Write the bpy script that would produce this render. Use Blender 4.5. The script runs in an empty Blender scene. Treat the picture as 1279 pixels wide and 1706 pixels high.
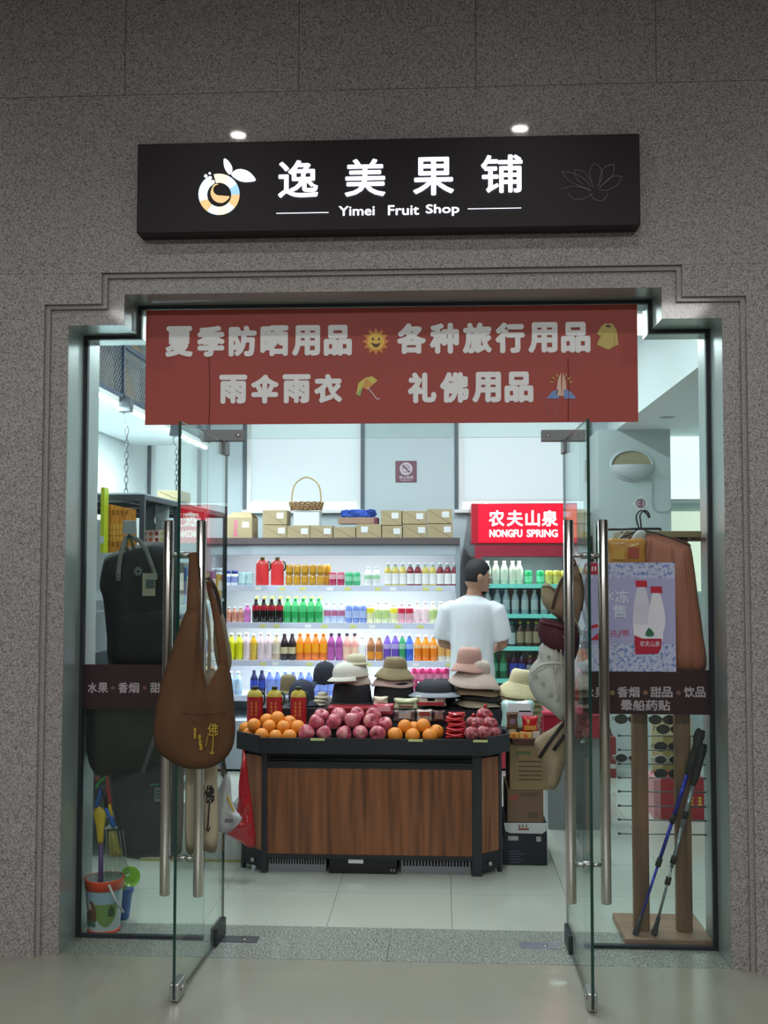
import bpy, bmesh, math, random
from mathutils import Vector, Matrix, noise
random.seed(7)
SC = bpy.context.scene
COL = SC.collection
PI = math.pi
# ------------------------------------------------------------------ camera
FPX, CX, CY = 1740.75, 639.5, 853.0
YAW, PITCH, ROLL = .0544758, .0497126, .000984
CAM = Vector((0, -4.652, 1.7347))
_fw = Vector((-math.sin(YAW) * math.cos(PITCH), math.cos(YAW) * math.cos(PITCH), math.sin(PITCH)))
_r = Vector((math.cos(YAW), math.sin(YAW), 0)); _u = _r.cross(_fw)
_R = _r * math.cos(ROLL) + _u * math.sin(ROLL); _U = -_r * math.sin(ROLL) + _u * math.cos(ROLL)
cd = bpy.data.cameras.new('camera'); cam = bpy.data.objects.new('camera', cd); COL.objects.link(cam)
cam.matrix_world = Matrix(((_R.x, _U.x, -_fw.x, CAM.x), (_R.y, _U.y, -_fw.y, CAM.y), (_R.z, _U.z, -_fw.z, CAM.z), (0, 0, 0, 1)))
cd.sensor_fit = 'VERTICAL'; cd.sensor_height = 36; cd.lens = 36 * FPX / 1706; cd.clip_start = .05
SC.camera = cam
# ------------------------------------------------------------------ world and exposure
w = bpy.data.worlds.new('overcast_sky'); SC.world = w; w.use_nodes = True
bgn = w.node_tree.nodes['Background']; bgn.inputs[0].default_value = (.97, .99, 1, 1); bgn.inputs[1].default_value = 2.3
vs = SC.view_settings; vs.view_transform = 'Standard'; vs.look = 'None'; vs.exposure = 0.0; vs.gamma = 1; vs.use_curve_mapping = False
SC.cycles.transparent_max_bounces = 24
def area_light(name, loc, sx, sy, power, color=(1, 1, 1), rot=(0, 0, 0), parent=None):
    l = bpy.data.lights.new(name, 'AREA'); l.shape = 'RECTANGLE'; l.size = sx; l.size_y = sy; l.energy = power; l.color = color
    o = bpy.data.objects.new(name, l); COL.objects.link(o); o.location = loc; o.rotation_euler = rot
    if parent: o.parent = parent
    return o
TUBE_W, DOWN_W, PANEL_W, COOLER_W, FRIDGE_W = 24.0, 50.0, 138.0, 4.8, 3.2     # lamp powers in watts
# ------------------------------------------------------------------ photo pixels to places
def ray(x, y): return _R * ((x - CX) / FPX) + _U * (-(y - CY) / FPX) + _fw
def P(x, y, Y): r = ray(x, y); return CAM + r * ((Y - CAM.y) / r.y)
def F(x, y, Z=0): r = ray(x, y); return CAM + r * ((Z - CAM.z) / r.z)
def PX(x, Y, y=1000): return P(x, y, Y).x
def PZ(y, Y, x=640): return P(x, y, Y).z
# ------------------------------------------------------------------ materials
MATS = {}
def srgb(c):
    if isinstance(c, str): c = [int(c[i:i + 2], 16) / 255 for i in (0, 2, 4)]
    return tuple((v / 12.92 if v <= .04045 else ((v + .055) / 1.055) ** 2.4) for v in c)
def mat(name, c=(.5, .5, .5), rough=.5, metal=0, emit=0, ecol=None, coat=0, var=0, vscale=8, bump=0, bscale=60, trans=0, spec=.5, sub=0):
    if name in MATS: return MATS[name]
    m = bpy.data.materials.new(name); m.use_nodes = True; nt = m.node_tree; b = nt.nodes['Principled BSDF']
    col = srgb(c) + (1,)
    b.inputs['Base Color'].default_value = col; b.inputs['Roughness'].default_value = rough; b.inputs['Metallic'].default_value = metal
    b.inputs['Coat Weight'].default_value = coat; b.inputs['Coat Roughness'].default_value = .04
    b.inputs['Specular IOR Level'].default_value = spec; b.inputs['Transmission Weight'].default_value = trans
    if emit: b.inputs['Emission Color'].default_value = (srgb(ecol) + (1,)) if ecol else col; b.inputs['Emission Strength'].default_value = emit
    if var or bump:
        tc = nt.nodes.new('ShaderNodeTexCoord'); n = nt.nodes.new('ShaderNodeTexNoise'); n.inputs['Scale'].default_value = vscale; n.inputs['Detail'].default_value = 4
        nt.links.new(tc.outputs['Object'], n.inputs['Vector'])
        if var:
            mx = nt.nodes.new('ShaderNodeMix'); mx.data_type = 'RGBA'
            mx.inputs[6].default_value = tuple(v * (1 - var) for v in col[:3]) + (1,); mx.inputs[7].default_value = tuple(min(1, v * (1 + var)) for v in col[:3]) + (1,)
            nt.links.new(n.outputs['Fac'], mx.inputs[0]); nt.links.new(mx.outputs[2], b.inputs['Base Color'])
        if bump:
            n2 = nt.nodes.new('ShaderNodeTexNoise'); n2.inputs['Scale'].default_value = bscale; n2.inputs['Detail'].default_value = 3
            nt.links.new(tc.outputs['Object'], n2.inputs['Vector'])
            bp = nt.nodes.new('ShaderNodeBump'); bp.inputs['Strength'].default_value = bump; bp.inputs['Distance'].default_value = .01
            nt.links.new(n2.outputs['Fac'], bp.inputs['Height']); nt.links.new(bp.outputs[0], b.inputs['Normal'])
    MATS[name] = m; return m
def ramp_mat(name, stops, scale, rough=.4, detail=2, coat=0, stretch=(1, 1, 1), kind='noise', metal=0, bump=0, spec=.5, coatr=.03):
    if name in MATS: return MATS[name]
    m = bpy.data.materials.new(name); m.use_nodes = True; nt = m.node_tree; b = nt.nodes['Principled BSDF']
    tc = nt.nodes.new('ShaderNodeTexCoord'); mp = nt.nodes.new('ShaderNodeMapping'); mp.inputs['Scale'].default_value = stretch
    nt.links.new(tc.outputs['Object'], mp.inputs[0])
    n = nt.nodes.new('ShaderNodeTexNoise' if kind == 'noise' else 'ShaderNodeTexVoronoi'); n.inputs['Scale'].default_value = scale
    if kind == 'noise': n.inputs['Detail'].default_value = detail
    nt.links.new(mp.outputs[0], n.inputs['Vector'])
    r = nt.nodes.new('ShaderNodeValToRGB'); e = r.color_ramp.elements
    while len(e) < len(stops): e.new(.5)
    for k, (p, c) in enumerate(stops): e[k].position = p; e[k].color = srgb(c) + (1,)
    nt.links.new(n.outputs[0 if kind == 'noise' else 'Distance'], r.inputs[0]); nt.links.new(r.outputs[0], b.inputs['Base Color'])
    b.inputs['Roughness'].default_value = rough; b.inputs['Coat Weight'].default_value = coat; b.inputs['Coat Roughness'].default_value = coatr; b.inputs['Metallic'].default_value = metal
    b.inputs['Specular IOR Level'].default_value = spec
    if bump:
        bp = nt.nodes.new('ShaderNodeBump'); bp.inputs['Strength'].default_value = bump; bp.inputs['Distance'].default_value = .004
        nt.links.new(n.outputs[0], bp.inputs['Height']); nt.links.new(bp.outputs[0], b.inputs['Normal'])
    MATS[name] = m; return m
def glass_mat(name, tint, dark=1.0):
    m = bpy.data.materials.new(name); m.use_nodes = True; nt = m.node_tree; nt.nodes.remove(nt.nodes['Principled BSDF'])
    t = nt.nodes.new('ShaderNodeBsdfTransparent'); t.inputs[0].default_value = tint + (1,)
    g = nt.nodes.new('ShaderNodeBsdfGlossy'); g.inputs['Roughness'].default_value = .0; g.inputs[0].default_value = (.95, 1, .98, 1)
    lw = nt.nodes.new('ShaderNodeLayerWeight'); lw.inputs[0].default_value = .5
    p = nt.nodes.new('ShaderNodeMath'); p.operation = 'POWER'; p.inputs[1].default_value = 5
    q = nt.nodes.new('ShaderNodeMath'); q.operation = 'MULTIPLY_ADD'; q.inputs[1].default_value = .96 * dark; q.inputs[2].default_value = .04 * dark
    mx = nt.nodes.new('ShaderNodeMixShader'); o = nt.nodes['Material Output']
    nt.links.new(lw.outputs['Facing'], p.inputs[0]); nt.links.new(p.outputs[0], q.inputs[0]); nt.links.new(q.outputs[0], mx.inputs[0])
    nt.links.new(t.outputs[0], mx.inputs[1]); nt.links.new(g.outputs[0], mx.inputs[2]); nt.links.new(mx.outputs[0], o.inputs[0])
    MATS[name] = m; return m
# ------------------------------------------------------------------ objects
ORG = {}
def props(o, label=None, cat=None, group=None, kind=None):
    if label: o['label'] = label
    if cat: o['category'] = cat
    if group: o['group'] = group
    if kind: o['kind'] = kind
    return o
def thing(name, label, cat, loc=(0, 0, 0), rot=(0, 0, 0), group=None, kind=None):
    o = bpy.data.objects.new(name, None); COL.objects.link(o); o.location = loc; o.rotation_euler = rot; o.empty_display_size = .05
    ORG[o.name] = Vector(loc); return props(o, label, cat, group, kind)
def dup(o, loc=None, rot=None, label=None, group=None, parent=None, scale=None):
    c = o.copy(); COL.objects.link(c); c.parent = parent
    if loc is not None: c.location = loc
    if rot is not None: c.rotation_euler = rot
    if scale is not None: c.scale = scale
    if label: c['label'] = label
    if group: c['group'] = group
    for ch in [q for q in KIDS.get(o.name, [])]:
        d = dup(ch, parent=c); KIDS.setdefault(c.name, []).append(d)
    return c
KIDS = {}
class MB:
    def __init__(s): s.v = []; s.f = []; s.m = []; s.sm = []
    def add(s, vs, fs, mi=0, smooth=False, M=None):
        b = len(s.v)
        s.v += [(M @ Vector(p)) if M else Vector(p) for p in vs]
        for f in fs: s.f.append([b + i for i in f]); s.m.append(mi); s.sm.append(smooth)
        return s
    def box(s, x0, x1, y0, y1, z0, z1, mi=0, M=None):
        v = [(x, y, z) for x in (x0, x1) for y in (y0, y1) for z in (z0, z1)]
        return s.add(v, [(0, 1, 3, 2), (4, 6, 7, 5), (0, 4, 5, 1), (2, 3, 7, 6), (0, 2, 6, 4), (1, 5, 7, 3)], mi, False, M)
    def prism(s, pts, d0, d1, axis='y', mi=0, side=None, M=None):   # polygon in XZ (axis y), XY (z) or YZ (x), extruded d0..d1
        def q(p, d): return (p[0], d, p[1]) if axis == 'y' else ((p[0], p[1], d) if axis == 'z' else (d, p[0], p[1]))
        n = len(pts); v = [q(p, d0) for p in pts] + [q(p, d1) for p in pts]
        s.add(v, [list(range(n))[::-1], list(range(n, 2 * n))], mi, False, M)
        return s.add(v, [(i, (i + 1) % n, n + (i + 1) % n, n + i) for i in range(n)], mi if side is None else side, False, M)
    def lathe(s, prof, n=16, mi=0, M=None, cap=True, mis=None, sx=1, sy=1, smooth=True):     # profile (r, z) from the bottom up
        v = []; f = []; k = len(prof)
        for r, z in prof: v += [(r * sx * math.cos(2 * PI * i / n), r * sy * math.sin(2 * PI * i / n), z) for i in range(n)]
        for j in range(k - 1):
            ff = [(j * n + i, j * n + (i + 1) % n, (j + 1) * n + (i + 1) % n, (j + 1) * n + i) for i in range(n)]
            if mis: s.add(v, ff, mis[j], smooth, M) if False else f.append((ff, mis[j]))
            else: f.append((ff, mi))
        b = len(s.v); s.v += [(M @ Vector(p)) if M else Vector(p) for p in v]
        for ff, mm in f:
            for q in ff: s.f.append([b + i for i in q]); s.m.append(mm); s.sm.append(smooth)
        if cap:
            if prof[0][0] > 1e-6: s.f.append([b + i for i in range(n)][::-1]); s.m.append(f[0][1]); s.sm.append(False)
            if prof[-1][0] > 1e-6: s.f.append([b + (k - 1) * n + i for i in range(n)]); s.m.append(f[-1][1]); s.sm.append(False)
        return s
    def tube(s, pts, r, n=8, mi=0, closed=False, ry=None, up=(0, 0, 1), cap=True, smooth=True):   # r, ry may be lists; flat straps with ry
        pts = [Vector(p) for p in pts]; k = len(pts); rs = r if isinstance(r, (list, tuple)) else [r] * k
        rys = (ry if isinstance(ry, (list, tuple)) else [ry] * k) if ry is not None else rs
        b = len(s.v); pu = None
        for i, p in enumerate(pts):
            a = pts[(i - 1) % k] if (closed or i) else pts[0]; c = pts[(i + 1) % k] if (closed or i < k - 1) else pts[-1]
            t = (c - a).normalized() if (c - a).length > 1e-9 else Vector((0, 0, 1))
            if pu is None:
                h = Vector(up)
                if abs(h.dot(t)) > .95: h = Vector((1, 0, 0))
                pu = h
            x = t.cross(pu).normalized(); y = x.cross(t).normalized(); pu = y
            for j in range(n):
                an = 2 * PI * j / n + PI / n; s.v.append(p + x * (rs[i] * math.cos(an)) + y * (rys[i] * math.sin(an)))
        for i in range(k if closed else k - 1):
            for j in range(n):
                s.f.append([b + i * n + j, b + i * n + (j + 1) % n, b + ((i + 1) % k) * n + (j + 1) % n, b + ((i + 1) % k) * n + j]); s.m.append(mi); s.sm.append(smooth)
        if cap and not closed:
            s.f.append([b + j for j in range(n)][::-1]); s.m.append(mi); s.sm.append(False)
            s.f.append([b + (k - 1) * n + j for j in range(n)]); s.m.append(mi); s.sm.append(False)
        return s
    def loft(s, rings, mi=0, cap=True, smooth=True, closed_u=True):     # list of equal-length point rings
        n = len(rings[0]); b = len(s.v)
        for R in rings: s.v += [Vector(p) for p in R]
        for i in range(len(rings) - 1):
            for j in range(n if closed_u else n - 1):
                s.f.append([b + i * n + j, b + i * n + (j + 1) % n, b + (i + 1) * n + (j + 1) % n, b + (i + 1) * n + j]); s.m.append(mi); s.sm.append(smooth)
        if cap:
            s.f.append([b + j for j in range(n)][::-1]); s.m.append(mi); s.sm.append(smooth)
            s.f.append([b + (len(rings) - 1) * n + j for j in range(n)]); s.m.append(mi); s.sm.append(smooth)
        return s
    def puff(s, pts, Y, th, mi=0, ctr=None, rings=6, wr=0.0, wf=14, power=.5, back=1.0, seed=0):   # stuffed cloth shape: outline in XZ, star-shaped about ctr
        pts = smoothpoly(pts); n = len(pts); c = Vector(ctr) if ctr else sum((Vector(p) for p in pts), Vector((0, 0))) / n
        def ring(t, sgn):
            d = th * .5 * (1 - t ** 2) ** power * sgn * (1 if sgn < 0 else back)
            o = []
            for p in pts:
                q = c + (Vector(p) - c) * t; wv = wr * (1 - t ** 4) * noise.noise(Vector((q.x * wf, q.y * wf * .6, seed + sgn)))
                o.append((q.x, Y + d + wv * sgn, q.y))
            return o
        ts = [.12 + (.88 * i / rings) for i in range(rings)] + [1]
        R = [ring(t, -1) for t in ts] + [ring(t, 1) for t in ts[::-1][1:]]
        return s.loft(R, mi)
    def build(s, name, m, parent=None, bevel=0, world=True, label=None, cat=None, group=None, kind=None, seg=2, sub=0):
        me = bpy.data.meshes.new(name)
        org = Vector((0, 0, 0))
        if parent is not None: org = ORG.get(parent.name, Vector()) if world else Vector()
        elif world and s.v:
            xs = [p.x for p in s.v]; ys = [p.y for p in s.v]; zs = [p.z for p in s.v]; org = Vector(((min(xs) + max(xs)) / 2, (min(ys) + max(ys)) / 2, min(zs)))
        me.from_pydata([tuple(p - org) for p in s.v], [], s.f)
        for mm in (m if isinstance(m, (list, tuple)) else [m]): me.materials.append(mm)
        me.polygons.foreach_set('material_index', s.m); me.polygons.foreach_set('use_smooth', s.sm)
        me.validate(); me.update()
        bm = bmesh.new(); bm.from_mesh(me); bmesh.ops.recalc_face_normals(bm, faces=bm.faces); bm.to_mesh(me); bm.free()
        o = bpy.data.objects.new(name, me); COL.objects.link(o)
        if parent is not None: o.parent = parent; KIDS.setdefault(parent.name, []).append(o)
        else: o.location = org
        ORG[o.name] = org
        if bevel: b = o.modifiers.new('edge', 'BEVEL'); b.width = bevel; b.segments = seg; b.limit_method = 'ANGLE'; b.angle_limit = .7
        if sub: b = o.modifiers.new('smooth', 'SUBSURF'); b.levels = sub; b.render_levels = sub
        return props(o, label, cat, group, kind)
def smoothpoly(pts, k=5):
    pts = [Vector(p[:2]) for p in pts]; n = len(pts); out = []
    for i in range(n):
        a, b, c, d = pts[i - 1], pts[i], pts[(i + 1) % n], pts[(i + 2) % n]
        for j in range(k):
            t = j / k; out.append(.5 * ((2 * b) + (c - a) * t + (2 * a - 5 * b + 4 * c - d) * t * t + (3 * b - a - 3 * c + d) * t ** 3))
    return out
def spline(pts, k=6):
    pts = [Vector(p) for p in pts]; n = len(pts); out = []
    for i in range(n - 1):
        a, b, c, d = pts[max(i - 1, 0)], pts[i], pts[i + 1], pts[min(i + 2, n - 1)]
        for j in range(k):
            t = j / k; out.append(.5 * ((2 * b) + (c - a) * t + (2 * a - 5 * b + 4 * c - d) * t * t + (3 * b - a - 3 * c + d) * t ** 3))
    return out + [pts[-1]]
def xz(px, Y): return [(lambda q: (q.x, q.z))(P(x, y, Y)) for x, y in px]
TXT = {}
def text_polys(body):
    if body not in TXT:
        c = bpy.data.curves.new('t', 'FONT'); c.body = body; c.resolution_u = 3
        o = bpy.data.objects.new('t', c); COL.objects.link(o); bpy.context.view_layer.update()
        me = bpy.data.meshes.new_from_object(o.evaluated_get(bpy.context.evaluated_depsgraph_get()))
        TXT[body] = ([(v.co.x, v.co.y) for v in me.vertices], [list(p.vertices) for p in me.polygons])
        bpy.data.objects.remove(o); bpy.data.curves.remove(c); bpy.data.meshes.remove(me)
    return TXT[body]
def lettering(mb, body, x0, x1, z0, z1, place, fat=0, mi=0, steps=8):
    # body fitted in the box x0..x1, z0..z1 of a surface; place(u, v) gives the point; fat widens the strokes (share of the height)
    v, f = text_polys(body); xs = [p[0] for p in v]; ys = [p[1] for p in v]
    a, b, c, d = min(xs), max(xs), min(ys), max(ys); h = z1 - z0; r = fat * h
    sh = [(0, 0)] + ([(r * math.cos(2 * PI * k / steps), r * math.sin(2 * PI * k / steps)) for k in range(steps)] if fat else [])
    for k, (dx, dz) in enumerate(sh):          # each pass lies a hair in front of the last
        mb.add([place(x0 + r + (p[0] - a) / (b - a) * (x1 - x0 - 2 * r) + dx, z0 + r + (p[1] - c) / (d - c) * (h - 2 * r) + dz, k) for p in v], f, mi)
    return mb
def on_plane(Y): return lambda u, v, k=0: (u, Y - k * .00012, v)
def text_px(mb, body, x0, x1, y0, y1, Y, fat=0, mi=0):      # a line of print on the plane Y, boxed in photo pixels
    a = P(x0, y1, Y); b = P(x1, y0, Y); return lettering(mb, body, a.x, b.x, a.z, b.z, on_plane(Y), fat, mi)
def marks(mb, n, x0, x1, z0, z1, place, mi=0, seed=1):          # n blurred, unreadable printed signs in a row
    rg = random.Random(seed); w_ = (x1 - x0) / n
    for k in range(n):
        a, b = x0 + w_ * (k + .12), x0 + w_ * (k + .88); h = z1 - z0; t = h * .09
        for j in range(3):
            zc = z0 + h * (.12 + .38 * j); c = a + (b - a) * rg.uniform(0, .2); d = b - (b - a) * rg.uniform(0, .2)
            mb.add([place(c, zc - t), place(d, zc - t), place(d, zc + t), place(c, zc + t)], [(0, 1, 2, 3)], mi)
        xc = a + (b - a) * rg.uniform(.35, .65)
        mb.add([place(xc - t, z0, 1), place(xc + t, z0, 1), place(xc + t, z1, 1), place(xc - t, z1, 1)], [(0, 1, 2, 3)], mi)
    return mb
def marks_px(mb, n, x0, x1, y0, y1, Y, seed=1): a = P(x0, y1, Y); b = P(x1, y0, Y); return marks(mb, n, a.x, b.x, a.z, b.z, on_plane(Y), 0, seed)
def rect_px(x0, x1, y0, y1, Y): a = P(x0, y1, Y); b = P(x1, y0, Y); return a.x, b.x, a.z, b.z
def disc(mb, cx, cz, r, Y, n=20, mi=0, rz=None):
    rz = rz or r; return mb.add([(cx + r * math.cos(2 * PI * i / n), Y, cz + rz * math.sin(2 * PI * i / n)) for i in range(n)], [list(range(n))], mi)
# ------------------------------------------------------------------ shared materials
granite = ramp_mat('granite_grey', [(.30, '4a4848'), (.42, '868483'), (.55, '9f9c9b'), (.72, 'bab7b6')], 170, .38, 2, coat=.35, coatr=.04)
granite_sill = ramp_mat('granite_sill', [(.36, '3c423e'), (.5, '848a82'), (.64, 'b4bab2')], 150, .35, 2, coat=.2)
granite_trim = ramp_mat('granite_trim', [(.30, '4a4747'), (.42, '868382'), (.55, '9c9897'), (.72, 'b6b2b1')], 190, .35, 2, coat=.3, coatr=.06)
steel = mat('brushed_steel', 'b9bcbc', .28, 1, bump=.03, bscale=200)
steel_jamb = mat('jamb_steel', 'aab5b3', .32, .45, var=.12, vscale=3)
steel_dark = mat('patch_steel', '6f7274', .35, .9)
chrome = mat('handle_chrome', 'c9c6c2', .16, 1)
gasket_m = mat('gasket_black', '22272e', .5)
white_wall = mat('white_wall', 'dfe6e6', .7, var=.02)
ceil_m = mat('ceiling_white', 'e6e9e8', .8)
hall_m = mat('hall_plaster', '5e5b58', .8)
tile_m = mat('cream_tile', 'b8bfb5', .12, coat=.3, var=.03, vscale=2)
hallfloor_m = mat('hall_floor_stone', '96968a', .22, coat=.15, var=.06, vscale=4)
black_m = mat('matte_black', '17181b', .5)
darkmetal = mat('dark_powder_coat', '2a2d34', .45)
pane_m = glass_mat('clear_glass', (.93, .975, .96), .72)
edge_m = mat('glass_edge_green', '0d3a33', .15, coat=.5)
def edge_glass(mb): return mb
# ------------------------------------------------------------------ floor and hall
hf = thing('floor', 'beige polished stone floor of the hall before the shop', 'floor', (0, -3, 0), kind='structure')
MB().box(-5.1, 4.6, -8.2, 0, -.02, 0).build('stone_surface', hallfloor_m, hf)
MB().box(-5.2, 4.8, -9.5, 5.4, -.12, -.02).build('floor_bed', mat('bed_dark', '5a5a54', .8), hf)
for k, (xa, xb) in enumerate(((-5.2, -5.1), (4.6, 4.7))):
    MB().box(xa, xb, -8.2, 0, 0, 4.6).build('wall_hall_' + ('left', 'right')[k], hall_m, kind='structure', label='plain plaster side wall of the dim hall')
MB().box(-5.2, 4.7, -8.3, -8.2, 0, 4.6).build('wall_hall_back', hall_m, kind='structure', label='plain plaster wall across the hall from the shop')
MB().box(-5.2, 4.7, -8.3, .42, 4.6, 4.7).build('ceiling_hall', hall_m, kind='structure', label='plaster ceiling of the hall')
# ------------------------------------------------------------------ front wall: core, granite slabs, stepped surround
IN = [(-1.698, 0), (-1.698, 2.822), (-1.440, 2.822), (-1.440, 2.963), (.979, 2.963), (.979, 2.822), (1.241, 2.822), (1.241, 0)]
def grow(d, e=None):
    s = [(-1, 0), (-1, 1), (-1, 1), (-1, 1), (1, 1), (1, 1), (1, 1), (1, 0)]; e = d if e is None else e
    return [(p[0] + d * q[0], p[1] + e * q[1]) for p, q in zip(IN, s)]
def arch(outer, inner): return outer + inner[::-1]
wf = thing('wall_front', 'grey speckled granite wall around the shop doorway', 'wall', (0, 0, 0), kind='structure')
MB().prism(arch([(-5.1, 0), (-5.1, 4.6), (4.6, 4.6), (4.6, 0)], grow(.03)), .0, .42).build('wall_core', hall_m, wf)
OUT = [(-1.797, 0), (-1.797, 2.912), (-1.535, 2.912), (-1.535, 3.053), (1.062, 3.053), (1.062, 2.912), (1.337, 2.912), (1.337, 0)]
BEAD = [(p[0] + (.02 if p[0] < 0 else -.02), p[1] - (.018 if p[1] else 0)) for p in OUT]
g = .0012
def slab(pts): MB().prism(pts, -.045, -.0005).build('granite_slab', granite, wf)
for i in range(-5, 6):
    x0 = -.64 + .8 * i; x1 = x0 + .8
    slab([(x0 + g, 3.875 + g), (x1 - g, 3.875 + g), (x1 - g, 4.6), (x0 + g, 4.6)])
slab([(-2.9, 3.053 + g), (2.4, 3.053 + g), (2.4, 3.875 - g), (-2.9, 3.875 - g)])
for x0, x1 in ((-5, -2.9), (2.4, 4.6)):
    for k in range(4): slab([(x0 + g, .97 * k + g), (x1 - g, .97 * k + g), (x1 - g, .97 * k + .97 - g), (x0 + g, .97 * k + .97 - g)])
slab([(-2.9 + g, 0), (-1.797, 0), (-1.797, 2.912), (-1.535, 2.912), (-1.535, 3.053 - g * 0), (-2.9 + g, 3.053)])
slab([(1.337, 0), (2.4 - g, 0), (2.4 - g, 3.053), (1.062, 3.053), (1.062, 2.912), (1.337, 2.912)])
t1 = thing('trim_1', 'stepped granite surround with a bead around the doorway', 'trim', (-.229, 0, 0), kind='structure')
MB().prism(arch(OUT, BEAD), -.026, -.0003).build('bead', granite_trim, t1, bevel=.006)
MB().prism(arch(BEAD, IN), -.008, -.0003).build('surround_band', granite_trim, t1, bevel=.003)
t2 = thing('trim_2', 'stainless steel lining of the stepped door opening', 'trim', (-.229, .2, 0), kind='structure')
MB().prism(arch(grow(.029), IN), .0, .43).build('jamb_lining', steel_jamb, t2)
MB().prism(arch([(p[0], p[1]) for p in IN], grow(-.018)), .205, .232).build('gasket', gasket_m, t2)
si = thing('trim_3', 'speckled grey granite threshold across the doorway', 'threshold', (-.229, .2, 0), kind='structure')
for a, b in ((-1.698, -.24), (-.24, 1.241)): MB().box(a + .001, b - .001, 0.001, .417, -.02, .001).build('threshold_slab', granite_sill, si)
for x0, x1, m_ in ((-1.02, -.845, mat('closer_plate_dark', '63686b', .4, .8)), (.352, .53, mat('closer_plate', 'a9b0c0', .3, .8))):
    o = thing('floor_closer', 'dull grey floor spring plate by the left glass door' if x0 < 0 else 'bright bluish floor spring plate by the right glass door', 'door closer', ((x0 + x1) / 2, .225, .001))
    MB().box(x0, x1, .185, .268, .001, .003).build('cover_plate', m_, o)
    cxp = (x0 + x1) / 2 + (.02 if x0 < 0 else .03)
    MB().lathe([(.012, .003), (.012, .0045), (.004, .005)], 12, M=Matrix.Translation((cxp, .225, 0))).build('screw_boss', chrome, o)
# ------------------------------------------------------------------ shop interior shell
RX0, RX1, RY1, RZ = -2.75, 3.0, 5.0, 3.55
fl = thing('floor_shop', 'cream polished tile floor of the shop', 'floor', (0, 2.5, 0), kind='structure')
tile_me = None
xs = [.05 + .6 * i for i in range(-5, 6)]; ys = [.417] + [.952 + .6 * j for j in range(0, 8)]
for i in range(len(xs) - 1):
    for j in range(len(ys) - 1):
        a, b, c, d = max(xs[i], RX0), min(xs[i + 1], RX1), ys[j], min(ys[j + 1], RY1)
        if b - a < .02 or d - c < .02: continue
        MB().box(a + .001, b - .001, c + .001, d - .001, -.02, 0).build('floor_tile', tile_m, fl)
def sbox(name, *a, m=white_wall, label=None): return MB().box(*a).build(name, m, kind='structure', label=label)
sbox('wall_left', RX0 - .1, RX0, .42, RY1 + .1, 0, RZ, label='white left side wall of the shop')
sbox('wall_right', RX1, RX1 + .1, .42, RY1 + .1, 0, RZ, label='white right side wall of the shop')
sbox('ceiling', RX0 - .1, RX1 + .1, .42, RY1 + .2, RZ, RZ + .1, m=ceil_m, label='white ceiling of the shop')
sbox('wall_return', -5.2, RX0 - .1, .42, .52, 0, 4.6, m=hall_m, label='wall stub closing the left of the shop front')
sbox('wall_return_right', RX1 + .1, 4.7, .42, .52, 0, 4.6, m=hall_m, label='wall stub closing the right of the shop front')
sbox('wall_above_shop', -5.2, 4.7, .42, .52, RZ + .1, 4.7, m=hall_m, label='wall above the shop ceiling')
# back wall with window openings, as pieces
WB = 2.235
wins = [(-3.6, -2.24), (PX(405, 5, 780), PX(607, 5, 780)), (PX(757, 5, 780), PX(985, 5, 780))]
bw = thing('wall_back', 'pale blue grey back wall with piers between the windows', 'wall', (0, 5, 0), kind='structure')
wb_m = mat('pale_blue_wall', 'c3d3d8', .7, var=.02)
MB().box(RX0, RX1, 5, 5.12, 0, WB).build('lower_wall', wb_m, bw)
edges = [(RX0, RX0 + .02), (wins[0][1], wins[1][0]), (wins[1][1], wins[2][0]), (wins[2][1], RX1)]
for a, b in edges: MB().box(a, b, 5, 5.12, WB, RZ).build('pier', wb_m, bw)
blind_m = bpy.data.materials.new('blind_fabric'); blind_m.use_nodes = True; nt = blind_m.node_tree; bb = nt.nodes['Principled BSDF']
tr = nt.nodes.new('ShaderNodeBsdfTranslucent'); tr.inputs[0].default_value = (.86, .87, .87, 1); mxx = nt.nodes.new('ShaderNodeMixShader'); mxx.inputs[0].default_value = .65
bb.inputs['Base Color'].default_value = (.8, .84, .85, 1); bb.inputs['Roughness'].default_value = .8
nt.links.new(bb.outputs[0], mxx.inputs[1]); nt.links.new(tr.outputs[0], mxx.inputs[2]); nt.links.new(mxx.outputs[0], nt.nodes['Material Output'].inputs[0])
frame_d = mat('window_frame_grey', '5b666e', .5); alu = mat('blind_rail', 'e8ecec', .4)
for k, (a, b) in enumerate(wins):
    a = max(a, RX0)
    wn = thing('window_%d' % (k + 1), ['white roller blind window in the left corner of the back wall', 'white roller blind window above the wicker basket', 'mottled white blind window above the red drinks fridge'][k], 'window', ((a + b) / 2, 5.02, WB), kind='structure')
    MB().box(a, a + .035, 4.985, 5.06, WB, RZ - .1).build('frame_post', frame_d, wn); MB().box(b - .035, b, 4.985, 5.06, WB, RZ - .1).build('frame_post', frame_d, wn)
    MB().box(a, b, 5.0, 5.06, RZ - .1, RZ).build('frame_head', frame_d, wn); MB().box(a, b, 4.94, 5.06, WB - .03, WB).build('sill', alu, wn)
    zb = PZ(833, 5.0)
    MB().box(a + .045, b - .045, 5.02, 5.022, zb, RZ - .1).build('blind', blind_m, wn)
    MB().box(a + .035, a + .075, 4.995, 5.015, WB, RZ - .1).build('blind_guide', alu, wn); MB().box(b - .075, b - .035, 4.995, 5.015, WB, RZ - .1).build('blind_guide', alu, wn)
    MB().box(a + .075, b - .075, 5.012, 5.03, zb - .015, zb + .005).build('blind_rail', alu, wn)
    MB().box(a + .035, b - .035, 5.05, 5.056, WB, RZ - .1).build('pane', glass_mat('window_glass_%d' % k, (.8, .88, .9)), wn)
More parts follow.
